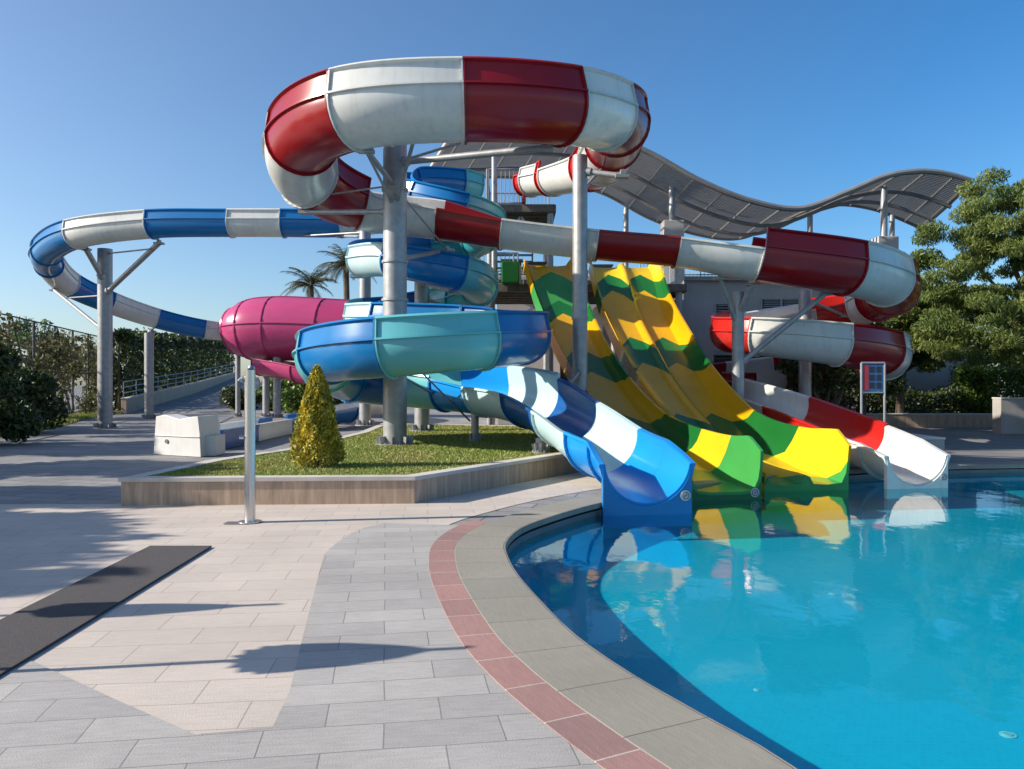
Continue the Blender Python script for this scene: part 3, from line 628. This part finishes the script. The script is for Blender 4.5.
railing((-1.1,27.1), (.2,27.1), zL, 1.1); railing((-1.15,27.1), (-1.15,31.4), zL, 1.1); railing((-1.1,31.4), (5.8,31.4), zL, 1.1); railing((5.85,27.1), (5.85,31.4), zL, 1.1); railing((2.1,27.1), (2.7,27.1), zL, 1.1)
for x, y in ((-.75,27.1), (1.3,27.1), (-.75,30.3), (1.3,30.3)):
    MB().tube([(x,y,0), (x,y,zU-.1)], .11, 14).build('tower_post', M['steel'], tw, smooth=True)
MB().tube([(-.6,26.8,zL), (-.6,26.8,zU+1.7)], .09, 12).build('tower_post', M['steel'], tw, smooth=True)
for x in (3.5, 5.7): 
    for y in (27.2, 31.2): MB().tube([(x,y,0), (x,y,zL-.1)], .12, 14).build('tower_post', M['steel'], tw, smooth=True)
for a, b in (((-.75,27.1,zU-1.6), (.3,27.1,zU-.36)), ((1.3,27.1,zU-1.6), (.3,27.1,zU-.36)), ((1.3,27.1,zU-1.6), (1.3,29,zU-.36)), ((-.75,27.1,zL-1.8), (1.3,27.1,zL-.36)), ((1.3,27.1,zL+.1), (1.3,30.3,zU-.4))):
    MB().bar(a, b, .09, .09).build('brace', M['steel'], tw)
st = MB()
for k in range(14):
    f = k/13; z = zL+(zU-zL)*f; y = 35.5-(35.5-30.6)*f; st.box(-.6, .8, y-.18, y+.14, z-.04, z)
st.bar((-.62,35.6,zL-.1), (-.62,30.5,zU-.1), .06, .28); st.bar((.82,35.6,zL-.1), (.82,30.5,zU-.1), .06, .28)
st.build('staircase', M['steel_dark'], tw)
# start tubs
tub = MB().box(-.35, .25, 26.6, 27.4, zL+.02, zL+.75); tub.build('start_gate', M['gel_green'], tw, bevel=.04)
sc = Vector(P(525,180,27.2)); MB().box(sc.x-.10, sc.x+.02, sc.y-.5, sc.y+.5, zU+.03, zU+1.1).build('start_gate', M['gel_red'], tw, bevel=.03)
for px, hgt, c in ((512,1.2,'wood'), (536,1.1,'wood'), (602,1.0,'steel_dark')):
    q = P(px, 280, 29.5); m = MB().box(q[0]-.35, q[0]+.35, 29.4, 29.6, zL, zL+hgt); m.box(q[0]-.4, q[0]+.4, 29.35, 29.65, zL+hgt, zL+hgt+.06); m.build('gate_panel', M[c], tw)

# ------------------------------------------------------------------ building behind
bd = thing('pool_building', (9,34,0), 'long grey building with louvred windows and roof railing behind the red slide', 'building')
YB = 34
def bx(px): return (px-CX)/F*YB
def bz(py): return CAMZ-(py-CY)/F*YB
MB().box(bx(498), bx(905), YB, YB+8, 3.0, bz(281)).build('wall', M['stucco'], bd)
m = MB(); m.box(bx(905)-.3, bx(990), YB+1, YB+8, 0, 4.2); m.box(bx(640), bx(690), YB, YB+8, 0, 2.99); m.box(bx(498), bx(560), YB, YB+8, 0, 2.99)
for px in (742, 800, 852, 890): m.box(bx(px)-.25, bx(px)+.25, YB+.05, YB+.6, 0, 2.99)
m.box(bx(498), bx(905)-.31, YB+5, YB+5.2, 0, 2.98)
m.build('ground_floor_pier', M['stucco'], bd)
MB().box(bx(497), bx(907), YB-.25, YB+8.2, bz(281), bz(277)).build('roof_slab', M['concrete'], bd)
MB().box(bx(690), bx(905), YB-.12, YB-.002, 2.95, 3.15).build('fascia', M['concrete'], bd)
for (a, b, t0, b0) in ((683,715,304,326), (716,746,304,326), (762,781,299,316), (782,801,299,316), (840,866,303,322)):
    m = MB(); X0, X1, Z0, Z1 = bx(a), bx(b)-.05, bz(b0), bz(t0)
    for k in range(8):
        z = Z0+(Z1-Z0)*(k+.5)/8; m.bar((X0+.05, YB-.05, z), (X1-.05, YB-.05, z), .10, .03)
        
    w = MB(); w.box(X0, X1, YB-.06, YB-.004, Z0-.05, Z0); w.box(X0, X1, YB-.06, YB-.004, Z1, Z1+.05); w.box(X0-.05, X0, YB-.06, YB-.004, Z0-.05, Z1+.05); w.box(X1, X1+.05, YB-.06, YB-.004, Z0-.05, Z1+.05)
    wn = w.build('window_frame', M['louvre'], bd); m.build('louvre', M['louvre'], wn); MB().box(X0, X1, YB-.012, YB-.003, Z0, Z1).build('pane', M['dark'], wn)
for a, b in ((700,735), (752,792), (806,846)):
    dr = MB().box(bx(a), bx(b), YB+4.9, YB+4.995, .02, 2.6).build('door', M['dark'], bd)
    m = MB()
    for k in range(4):
        x = bx(a)+(bx(b)-bx(a))*k/3; m.box(x-.03, x+.03, YB+4.84, YB+4.9, .02, 2.6)
    m.box(bx(a), bx(b), YB+4.85, YB+4.9, 2.3, 2.36); m.build('door_frame', M['louvre'], dr)
rl_ = railing((bx(640), YB), (bx(905), YB), bz(277), 1.05, .16, bd, 'roof_railing')
m = MB()
z0, z1 = bz(277), bz(277)+.9
for k in range(26):
    x = bx(505)+k*.33; m.bar((x, YB+5, z0 if k % 2 else z1), (x+.33, YB+5, z1 if k % 2 else z0), .05, .05)
m.bar((bx(505), YB+5, z0), (bx(505)+8.6, YB+5, z0), .07, .07); m.bar((bx(505), YB+5, z1), (bx(505)+8.6, YB+5, z1), .07, .07)
m.build('roof_truss', M['steel'], bd)
for px, top, bot, Y in ((672,222,290,33.3), (884,238,290,33.3)):
    q = P(px, top, Y); q2 = P(px, bot, Y); MB().box(q[0]-.42, q[0]+.42, Y-.42, Y+.42, 0, q[2]).build('pillar', M['stucco'], bd, bevel=.02)
MB().box(3.2, 7.1, 28, 33.9, 0, zL-.4).build('base_block', M['stucco'], bd)

# ------------------------------------------------------------------ wavy canopy
cn = thing('wave_canopy', (9,34,8), 'large wavy slatted metal canopy on posts above the grey building', 'canopy')
fx = [(-6,10.9), (-2.15,11.1), (1,11.4), (3.3,11.2), (5.1,10.5), (7.1,9.4), (9,8.65), (10.85,8.35), (12.7,9.0), (14.2,9.6), (15.75,9.75), (17.3,9.4), (19,8.6), (20.5,7.8)]
bk = [(-6,12.6), (-2,12.7), (1,12.6), (4.6,11.9), (7.3,10.5), (9.8,9.65), (12,9.45), (14.5,10.5), (16.8,11.2), (19,11.0), (21.8,9.9), (23.5,9.2)]
NX = 90
def crv(c):
    s, _ = spline([(a, 0, b) for a, b in c], .1); return s
Fs, Bs = crv(fx), crv(bk); YF, YK = 30.0, 42.0
def cpt(i, v, dz=0):
    u = i/NX; x = (-2.3+19.6*u)*(1-v)+(-4.6+26.2*u)*v
    z = np.interp(x, Fs[:, 0], Fs[:, 2])*(1-v)+np.interp(x, Bs[:, 0], Bs[:, 2])*v
    return Vector((x, YF+(YK-YF)*v, z+dz))
# the left part shows only from px 425 on: start index
i0 = 0
sl_ = MB(); NS = 42
for k in range(NS):
    v0, v1 = (k+.10)/NS, (k+.52)/NS
    vs = []; 
    for i in range(i0, NX+1): vs += [cpt(i, v0), cpt(i, v1), cpt(i, v1, .05), cpt(i, v0, .05)]
    n = NX+1-i0
    fs = [(4*i+j, 4*i+(j+1) % 4, 4*i+4+(j+1) % 4, 4*i+4+j) for i in range(n-1) for j in range(4)]+[(3,2,1,0), tuple(range(4*n-4, 4*n))]
    sl_.add(vs, fs)
sl_.build('slat_roof', M['canopy'], cn)
for i in range(i0+2, NX+1, 5):
    MB().bar(cpt(i, .0, -.09), cpt(i, 1.0, -.05), .06, .08).build('purlin', M['canopy'], cn)
for v in (.0, .33, .66, 1.0):
    m = MB(); m.tube([cpt(i, v, -.24 if 0 < v < 1 else -.02) for i in range(i0, NX+1)], .09 if 0 < v < 1 else .11, 8); m.build('edge_beam' if v in (0., 1.) else 'main_beam', M['canopy'], cn, smooth=True)
m = MB().tube([cpt(i0, v/6, -.02) for v in range(7)], .1, 8); m.build('edge_beam', M['cap'], cn, smooth=True)
m = MB().tube([cpt(NX, v/6, -.02) for v in range(7)], .1, 8); m.build('edge_beam', M['canopy'], cn, smooth=True)
def post(px, pyt, pyb, Y, r=.13):
    a, b = P(px, pyb, Y), P(px, pyt, Y); MB().tube([a, b], r, 12).build('canopy_post', M['steel'], cn, smooth=True)
post(672,172,224,33.3); post(884,186,240,33.3, .14); post(626,208,290,40); post(810,212,290,38); post(892,215,290,40)

# ------------------------------------------------------------------ small furniture
q = G(250,522); zt = P(0,370,q[1])[2]
t = thing('shower_column', q, 'slim stainless steel poolside shower post on the beige paving', 'shower')
MB().tube([(q[0],q[1],.002), (q[0],q[1],.012)], .14, 28).build('base_plate', M['stainless'], t, smooth=True)
m = MB().tube([(q[0],q[1],.012), (q[0],q[1],zt)], .066, 32); m.build('pole', M['stainless'], t, smooth=True)
m = MB().tube([(q[0]-.03,q[1],zt-.10), (q[0]-.09,q[1],zt-.09), (q[0]-.11,q[1],zt-.11)], .02, 10); m.tube([(q[0]-.11,q[1],zt-.105), (q[0]-.125,q[1],zt-.14)], [.02,.035], 14); m.build('shower_head', M['stainless'], t, smooth=True)
m = MB().tube([(q[0]+.02,q[1]-.02,zt), (q[0]+.02,q[1],zt+.03)], .045, 12); m.build('top_cap', M['stainless'], t, smooth=True)
MB().tube([(q[0]-.07,q[1]-.03,1.05), (q[0]-.115,q[1]-.05,1.05)], .022, 12).build('push_button', M['stainless'], t, smooth=True)
MB().box(q[0]-.28, q[0]+.02, q[1]-.16, q[1]+.02, .0005, .004).build('drain_cover', M['stainless'], t)

qx, qy = P(873,0,20)[0], 20.0
t = thing('information_board', (qx,qy,0), 'upright information board with red and blue panel in a metal frame', 'sign')
zt, zb = P(0,363,20)[2], P(0,391,20)[2]; hw = .29
fr = MB()
for s in (-1, 1): fr.tube([(qx+s*hw,qy,0), (qx+s*hw,qy,zt)], .03, 10)
fr.tube([(qx-hw,qy,zt), (qx+hw,qy,zt)], .03, 10); fr.tube([(qx-hw,qy,zb-.04), (qx+hw,qy,zb-.04)], .025, 10); fr.tube([(qx-hw,qy,.35), (qx+hw,qy,.35)], .02, 8)
fr.build('frame', M['steel'], t, smooth=True)
MB().box(qx-hw+.03, qx+hw-.03, qy-.012, qy+.012, zb, zt-.04).build('panel', M['blue_board'], t)
MB().box(qx-hw+.04, qx-hw+.17, qy-.018, qy-.013, zb+.02, zt-.06).build('red_strip', M['red_board'], t)
for k in range(3):
    for j in range(2):
        x0 = qx-hw+.2+j*.17; z0 = zt-.09-k*.2; MB().box(x0, x0+.12, qy-.018, qy-.013, z0-.15, z0).build('printed_panel', M['black_board'], t)

# plinths beside the red exit and low walls at the right
def block(name, x0, x1, y0, y1, z1, label, cat, m='concrete'):
    t = thing(name, ((x0+x1)/2, y0, 0), label, cat)
    MB().box(x0, x1, y0, y1, -.02, z1-.05).build('masonry', M[m], t)
    MB().box(x0-.02, x1+.02, y0-.02, y1+.02, z1-.05, z1).build('cap_stone', M['cap'], t, bevel=.01)
block('slide_plinth', 7.9, 9.4, 17.3, 19.2, .55, 'low masonry block just right of the red and white chute mouth', 'plinth')
block('slide_plinth', 8.5, 10.2, 22.0, 24.0, .45, 'low pale block behind the red chute near the information board', 'plinth')
block('garden_wall', 12.6, 21.5, 31.5, 31.9, .55, 'long low pale kerb wall in front of the clipped hedge', 'wall', 'travertine')
block('garden_wall', 16.9, 22, 27.5, 28.0, 1.25, 'short grey wall at the right edge under the big tree', 'wall', 'concrete')
block('planter_box', -19.5, -15.5, 53, 54.5, 1.0, 'small brick coloured planter at the foot of the ramp', 'planter', 'travertine')

# ------------------------------------------------------------------ vegetation
def crown(name, parent, centers, radii, n, size, matname, **k):
    mb = leaves(centers, radii, n, size, **k); return mb.build(name, M[matname], parent)
def limbs(base, centers, r0, n=12):
    m = MB(); base = Vector(base)
    for c in random.sample(list(centers), min(n, len(centers))):
        c = Vector(c); mid = base.lerp(c, .5)+Vector((random.gauss(0,.15), random.gauss(0,.15), .2)); m.tube([base, mid, c], [r0, r0*.6, r0*.15], 7)
    return m
def tree(loc, h_trunk, cc, cr, nclump, clump_r, n, size, leafm, label, cat, name='tree', r0=.18, group=None, aspect=.4, droop=.3, squash=.8, zmin=0):
    t = thing(name, loc, label, cat, group); x, y, z = loc
    cs = []; rs_ = []
    for _ in range(nclump):
        d = rng.normal(size=3); d /= np.linalg.norm(d); rr = rng.random()**.45
        cs.append((cc[0]+d[0]*rr*cr[0], cc[1]+d[1]*rr*cr[1], max(zmin+.6*rng.random(), cc[2]+d[2]*rr*cr[2]))); s = clump_r*(.6+.7*rng.random()); rs_.append((s, s, s*squash))
    top = Vector((x+(cc[0]-x)*.3, y+(cc[1]-y)*.3, z+h_trunk))
    m = MB().tube([(x,y,z-.05), (x+.05,y,z+h_trunk*.5), top], [r0*1.3, r0, r0*.8], 10)
    m.v += []; mm = limbs(top, cs, r0*.6, 14); m.add(mm.v, mm.f)
    m.build('trunk', M['bark'], t, smooth=True)
    crown('crown', t, cs, rs_, n, size, leafm, aspect=aspect, droop=droop)
    return t
tree((18.4,26.5,0), 2.5, (17.2,26.5,5.2), (3.9,2.8,3.7), 230, .5, 130000, .085, 'leaf_feathery', 'large feathery green tree at the right edge above the hedge', 'tree', 'broadleaf_tree', r0=.22, zmin=2.3, aspect=.22, droop=1.2, squash=.55)
tree((13.4,30.5,0), 1.6, (13.7,30.5,2.9), (1.4,1.2,1.5), 22, .6, 14000, .11, 'leaf_dark', 'smaller dark green tree behind the lower red loop', 'tree', 'broadleaf_tree', r0=.12)
tree((15.6,32.1,0), 2.2, (15.3,30.2,4.2), (1.8,1.6,2.3), 55, .55, 38000, .085, 'leaf_feathery', 'mid sized feathery tree between the red loop and the largest tree', 'tree', 'broadleaf_tree', r0=.14, zmin=2.3, droop=.6, squash=.6)
for xx, yy, hh, ll in ((27,52,8,'distant tree behind the right end of the grey building'), (34,50,7.5,'distant tree at the right edge behind the clipped hedge'), (22,50,6.5,'distant tree seen between the red loop and the largest tree')):
    tree((xx,yy,0), 2.2, (xx,yy,hh*.55), (3.2,2.5,hh*.42), 60, 1.1, 14000, .24, 'leaf_dark', ll, 'tree', 'broadleaf_tree', r0=.22, group='distant trees behind the building')
# clipped hedge
def hedge(name, x0, x1, y0, y1, z0, z1, n, size, leafm, label, cat='hedge', rough=.10, group=None, stem=True):
    t = thing(name, ((x0+x1)/2, (y0+y1)/2, z0), label, cat, group)
    u = rng.random((n, 3)); f = rng.integers(0, 5, n); c = np.stack([x0+(x1-x0)*u[:, 0], y0+(y1-y0)*u[:, 1], z0+(z1-z0)*u[:, 2]], 1)
    c[f == 0, 0] = x0; c[f == 1, 0] = x1; c[f == 2, 1] = y0; c[f == 3, 2] = z1; c += rng.normal(size=c.shape)*rough
    bump = .12*np.sin(c[:, 0]*2.1+.7)*np.sin(c[:, 0]*.77); c[:, 2] += bump*(c[:, 2]-z0)/(z1-z0)
    scatter(c, size, .55).build('foliage', M[leafm], t)
    if stem:
        m = MB(); k = max(3, int(max(x1-x0, y1-y0)/.6))
        for i in range(k):
            xx = x0+(x1-x0)*(i+.5)/k; yy = y0+(y1-y0)*(i+.5)/k; m.tube([(xx,yy,z0), (xx+.05,yy,z1-.15)], .04, 6)
        m.build('stem', M['bark'], t)
    return t
hedge('clipped_hedge', P(968,0,32.5)[0], P(992,0,32.5)[0], 32.4, 33.6, .5, P(0,371,32.5)[2], 6000, .07, 'hedge', 'left low block of clipped light green hedge under the big tree')
hedge('clipped_hedge', P(990,0,32)[0], 22.5, 32.0, 33.8, .5, P(0,370,32)[2], 12000, .07, 'hedge', 'long clipped light green hedge reaching the right edge')
hedge('clipped_hedge', 12.8, 18.2, 32.4, 33.4, .4, 1.35, 9000, .07, 'leaf_dark', 'low dark ground hedge behind the pale kerb wall')
# flowering shrubs near the board
t = thing('flowering_shrub', (9.6,24.6,0), 'dark loose shrub with red blossoms beside the information board', 'shrub')
cs = [(8.6+random.random()*2.6, 24.6+random.random()*.8, 1.7+random.random()*.8) for _ in range(16)]
limbs((9.6,24.8,0), cs, .06, 14).build('stem', M['bark'], t); crown('foliage', t, cs, [.35]*16, 2600, .10, 'leaf_dark')
crown('blossom', t, [(10.6+random.random()*.9, 24.3, 1.9+random.random()*.6) for _ in range(7)], [.22]*7, 260, .06, 'flower', aspect=.9)
# golden conifer
by = 12.95; bxx = (317-512)/F*by; t = thing('golden_conifer', (bxx,by,LZ-.01), 'small golden cone shaped conifer on the lawn', 'conifer')
MB().tube([(bxx,by,LZ-.02), (bxx,by,LZ+1.3)], [.05,.015], 8).build('trunk', M['bark'], t)
n = 17000; u = rng.random(n)**.75; hz = u; th = rng.random(n)*6.283
rad = (44e-2*(1-hz)**.72*np.clip(.62+hz*4.5, 0, 1)+.012)*(1+.09*np.sin(th*5+hz*9)+.07*np.sin(th*11-hz*21)); rr = rad*(.55+.45*rng.random(n)**.4)
c = np.stack([bxx+rr*np.cos(th), by+rr*np.sin(th), LZ+.03+hz*1.58], 1)+rng.normal(size=(n,3))*.012
scatter(c, .032, .5, -.8).build('foliage', M['leaf_gold'], t)
# palms
def palm(px, pyc, Y, label, fr_len, nf, seed):
    random.seed(seed); x = (px-CX)/F*Y; z = P(0,pyc,Y)[2]
    t = thing('palm_tree', (x,Y,0), label, 'palm tree', 'palms behind the magenta barrel')
    MB().tube([(x+.3,Y,0), (x+.1,Y,z*.5), (x,Y,z)], [.28,.22,.2], 10).build('trunk', M['bark'], t, smooth=True)
    m = MB()
    for k in range(nf):
        a = k*2.4+random.random()*.4; el = random.uniform(-.1, 1.45); L = fr_len*(.8+.4*random.random()); d = Vector((math.cos(a), math.sin(a), 0)); p = Vector((x,Y,z)); pts = [p.copy()]; e = el
        for s in range(9): p = p+(d*math.cos(e)+Vector((0,0,math.sin(e))))*L/9; e -= .15; pts.append(p.copy())
        m.tube(pts, [.04-.0035*i for i in range(10)], 5)
        sd_ = Vector((-d.y, d.x, 0))
        for s in range(1, 9):
            for q in range(3):
                b = pts[s].lerp(pts[s+1], q/3) if s < 9 else pts[s]; tl = (pts[min(s+1,9)]-pts[s]).normalized(); ll = L*.26*(1-abs(s-4)/7)
                for sg in (-1, 1):
                    tip = b+(sd_*sg*.8+tl*.7+Vector((0,0,-.45+random.gauss(0,.15)))).normalized()*ll; wv = tl*.035
                    m.add([b-wv, b+wv, tip], [(0,1,2)])
    m.build('crown', M['leaf_palm'], t)
palm(311,286,60,'left shorter palm behind the magenta barrel',2.3,34,3)
palm(346,266,55,'right taller palm behind the magenta barrel',2.2,38,5)
random.seed(11)
# overgrown wire fence on the left
FA, FB = Vector((-18.6,22.0,0)), Vector((-28.5,60,0)); FH = 4.7
fn = thing('wire_fence', FA, 'tall overgrown wire mesh fence along the left side', 'fence')
nP = 12
for k in range(nP+1):
    p = FA.lerp(FB, k/nP); MB().tube([p, p+Vector((0,0,FH))], .06, 8).build('post', M['fence_metal'], fn)
for hh in (.15, FH*.5, FH): MB().tube([FA+Vector((0,0,hh)), FB+Vector((0,0,hh))], .035, 6).build('rail', M['fence_metal'], fn)
m = MB(); L = (FB-FA).length
for k in range(int(L/.35)):
    a = k*.35; 
    for sg in (1, -1):
        p0 = FA.lerp(FB, a/L); b = min(max(a+sg*FH, 0), L); hgt = abs(b-a); p1 = FA.lerp(FB, b/L)+Vector((0,0,hgt)); m.bar(p0, p1, .008, .008)
m.build('wire_mesh', M['fence_metal'], fn)
for k in range(0, nP, 2):
    p = FA.lerp(FB, k/nP); p2 = FA.lerp(FB, (k+1)/nP); MB().bar(p+Vector((.1,0,FH)), p2+Vector((.1,0,.3)), .05, .05).build('brace', M['fence_metal'], fn)
def fence_climber(f0, f1, zc, zr, n, m_, label, size=.12, nc=26):
    p = FA.lerp(FB, (f0+f1)/2); t = thing('climbing_plant', (p.x,p.y,0), label, 'climbing plant', 'plants growing along the left fence')
    cs = []; rr = []
    for _ in range(nc):
        q = FA.lerp(FB, f0+(f1-f0)*random.random()); cs.append((q.x+random.gauss(0,.3), q.y, zc+random.uniform(-zr, zr))); rr.append(random.uniform(.3,.75))
    st_ = MB()
    for c_ in cs[:12]: 
        st_.tube([(c_[0]+random.gauss(0,.5), c_[1]+random.gauss(0,.5), 0), (c_[0]+random.gauss(0,.2), c_[1], c_[2]*.5), c_], [.04,.03,.01], 6)
    st_.build('stem', M['bark'], t); crown('foliage', t, cs, rr, n, size, m_, aspect=.55)
fence_climber(.0, .22, 2.3, 1.7, 2600, 'leaf_dry', 'brownish creeper on the nearest stretch of the wire fence')
fence_climber(.15, .38, 2.6, 1.5, 1600, 'leaf_dry', 'sparse dry creeper on the fence left of the thick steel column', nc=20)
fence_climber(.36, .62, 2.6, 1.5, 2400, 'leaf_dry', 'dry creeper on the fence right of the thick steel column')
fence_climber(.6, .8, 2.2, 1.8, 3000, 'leaf_dry', 'tangled creeper on the fence beside the thinner steel column')
def bushy(x, y, z0, w, h, n, m_, label, name='shrub', size=.10, cat='shrub', nc=16, group=None):
    t = thing(name, (x,y,z0), label, cat, group); cs = [(x+random.gauss(0,w*.4), y+random.gauss(0,w*.35), z0+h*random.uniform(.12,.88)) for _ in range(nc)]
    limbs((x,y,z0), cs, .05, 12).build('stem', M['bark'], t); crown('foliage', t, cs, [w*.3*random.uniform(.7,1.3) for _ in cs], n, size, m_, aspect=.5)
bushy(-14.9,22.6,0,1.7,2.9,9000,'leaf_dark','dark leafy shrub in front of the fence at the left edge', group='shrubs by the left fence')
bushy(-17.2,28.2,0,1.9,2.6,8000,'leaf_dark','dark leafy shrub between the left edge shrub and the thick steel column', group='shrubs by the left fence')
for x, y, h, l in ((-26.5,38,5.4,'round green tree behind the fence at the far left'), (-31,52,6.2,'round green tree rising behind the fence near the thick steel column'), (-24,30,4.6,'dry brown leaved tree behind the nearest fence stretch'), (-34,60,5,'pale thin tree behind the fence further along')):
    tree((x,y,0), h*.4, (x,y,h*.66), (1.9,1.9,h*.3), 22, .7, 4500, .14, 'leaf' if 'green' in l else 'leaf_dry', l, 'tree', 'broadleaf_tree', r0=.14, group='trees behind the left fence')
# tall dark hedge screen beside the ramp
H0, H1 = Vector((-23.6,49,0)), Vector((-31.6,90,0))
t = thing('hedge_screen', H0, 'tall dark hedge wall rising beside the ramp on the left', 'hedge')
n = 30000; u = rng.random(n); v = rng.random(n); w = rng.integers(0, 3, n)
c = np.stack([H0.x+(H1.x-H0.x)*u+rng.normal(size=n)*.12, H0.y+(H1.y-H0.y)*u, v*(4.7+1.6*u)], 1); c[w == 1, 0] -= 1.2; tp = w == 2; c[tp, 2] = (4.7+1.6*u[tp]); c[tp, 0] -= rng.random(tp.sum())*1.2
c += rng.normal(size=c.shape)*.13; c[:, 2] += .15*np.sin(c[:, 1]*1.7); scatter(c, .17, .6).build('foliage', M['leaf_dark'], t)
m = MB()
for k in range(20): p = H0.lerp(H1, k/19); m.tube([p+Vector((-.6,0,0)), p+Vector((-.6,0,4.2))], .07, 6)
m.build('stem', M['bark'], t)
# planting below the magenta barrel
for px, Y, w, h, l in ((243,50,1.4,1.5,'low shrub in the small planter at the ramp foot'), (300,44,2.2,2.3,'rounded green shrub below the magenta barrel'), (330,46,2.4,2.0,'second green shrub below the magenta barrel, nearer the golden conifer'), (285,48,1.6,2.4,'narrow shrub between the two barrel posts')):
    bushy((px-CX)/F*Y, Y, 0 if px != 243 else .0, w, h, 4500, 'hedge' if px > 290 else 'leaf_dark', l, size=.12, group='shrubs below the magenta barrel')
# off to the left: trees that shade the paving, and two closed parasols
for x, y, h in ((-17.5,10.2,7.0), (-19,14.2,7.5), (-22,19,8.0), (-13.4,6.1,4.9), (-14.6,7.9,5.2), (-15.9,5.4,6.2), (-17.2,8.4,6.2)):
    tree((x,y,0), h*.35, (x,y,h*.66), (2.0,1.7,h*.32), 26, .7, 6000, .2, 'leaf', 'leafy shade tree standing left of the paved terrace', 'tree', 'broadleaf_tree', r0=.2, group='shade trees left of the terrace')
def parasol(x, y, z0, z1, w):
    t = thing('closed_parasol', (x,y,0), 'closed parasol on a thin pole left of the dark mat', 'parasol', 'closed parasols left of the mat')
    MB().tube([(x,y,0), (x,y,z1+.15)], .028, 10).build('pole', M['steel'], t)
    n = 14; prof = [(0, .05), (.12, w), (.5, w*.85), (.8, w*.5), (1, .03)]; m = MB(); vs = []
    for f, r in prof:
        for k in range(2*n): 
            a = math.pi*k/n; q = r*(1 if k % 2 else .7); vs.append((x+q*math.cos(a), y+q*math.sin(a), z0+(z1-z0)*f))
    N = 2*n; m.add(vs, [(i*N+k, i*N+(k+1) % N, (i+1)*N+(k+1) % N, (i+1)*N+k) for i in range(len(prof)-1) for k in range(N)]); m.build('canopy', M['fabric'], t)
    MB().tube([(x,y,0), (x,y,.08)], .28, 20).build('base', M['concrete'], t)
parasol(-6.0,5.52,1.35,2.1,.2)
parasol(-4.35,4.50,1.45,2.05,.27)

# ------------------------------------------------------------------ light, sky, camera
EL, AZ = R(28), R(9)
sd_dir = Vector((-math.cos(EL)*math.cos(AZ), -math.cos(EL)*math.sin(AZ), math.sin(EL)))
sun = bpy.data.lights.new('sun', 'SUN'); sun.energy = 4.8; sun.angle = R(.53); sun.color = (1, .91, .78)
so = bpy.data.objects.new('sun', sun); COL.objects.link(so); so.rotation_euler = sd_dir.to_track_quat('Z', 'Y').to_euler()
w = bpy.data.worlds.new('World'); scene.world = w; w.use_nodes = True; nt = w.node_tree
sky = nt.nodes.new('ShaderNodeTexSky'); sky.sky_type = 'NISHITA'; sky.sun_disc = False; sky.sun_elevation = EL
sky.sun_rotation = math.atan2(sd_dir.x, sd_dir.y); sky.air_density = 1.0; sky.dust_density = 1.0; sky.ozone_density = 4.0; sky.altitude = 50
bg = nt.nodes['Background']; bg.inputs['Strength'].default_value = .10; hs = nt.nodes.new('ShaderNodeHueSaturation'); tcw = nt.nodes.new('ShaderNodeTexCoord'); dp = nt.nodes.new('ShaderNodeVectorMath'); dp.operation = 'DOT_PRODUCT'; dp.inputs[1].default_value = tuple(sd_dir)
mw = nt.nodes.new('ShaderNodeMapRange'); mw.inputs['From Min'].default_value = -.35; mw.inputs['From Max'].default_value = .75; mw.inputs['To Min'].default_value = 1.28; mw.inputs['To Max'].default_value = .92
nt.links.new(tcw.outputs['Generated'], dp.inputs[0]); nt.links.new(dp.outputs['Value'], mw.inputs['Value']); nt.links.new(mw.outputs[0], hs.inputs['Saturation']); nt.links.new(sky.outputs[0], hs.inputs['Color']); nt.links.new(hs.outputs[0], bg.inputs['Color'])
cam = bpy.data.cameras.new('camera'); cam.sensor_width = 36; cam.lens = F/1024*36; cam.clip_end = 4000
co = bpy.data.objects.new('camera', cam); COL.objects.link(co); co.location = (0, 0, CAMZ); co.rotation_euler = (R(90), 0, 0); scene.camera = co
vs_ = scene.view_settings; vs_.view_transform = 'Standard'; vs_.look = 'None'; vs_.exposure = 0.8; vs_.gamma = 1
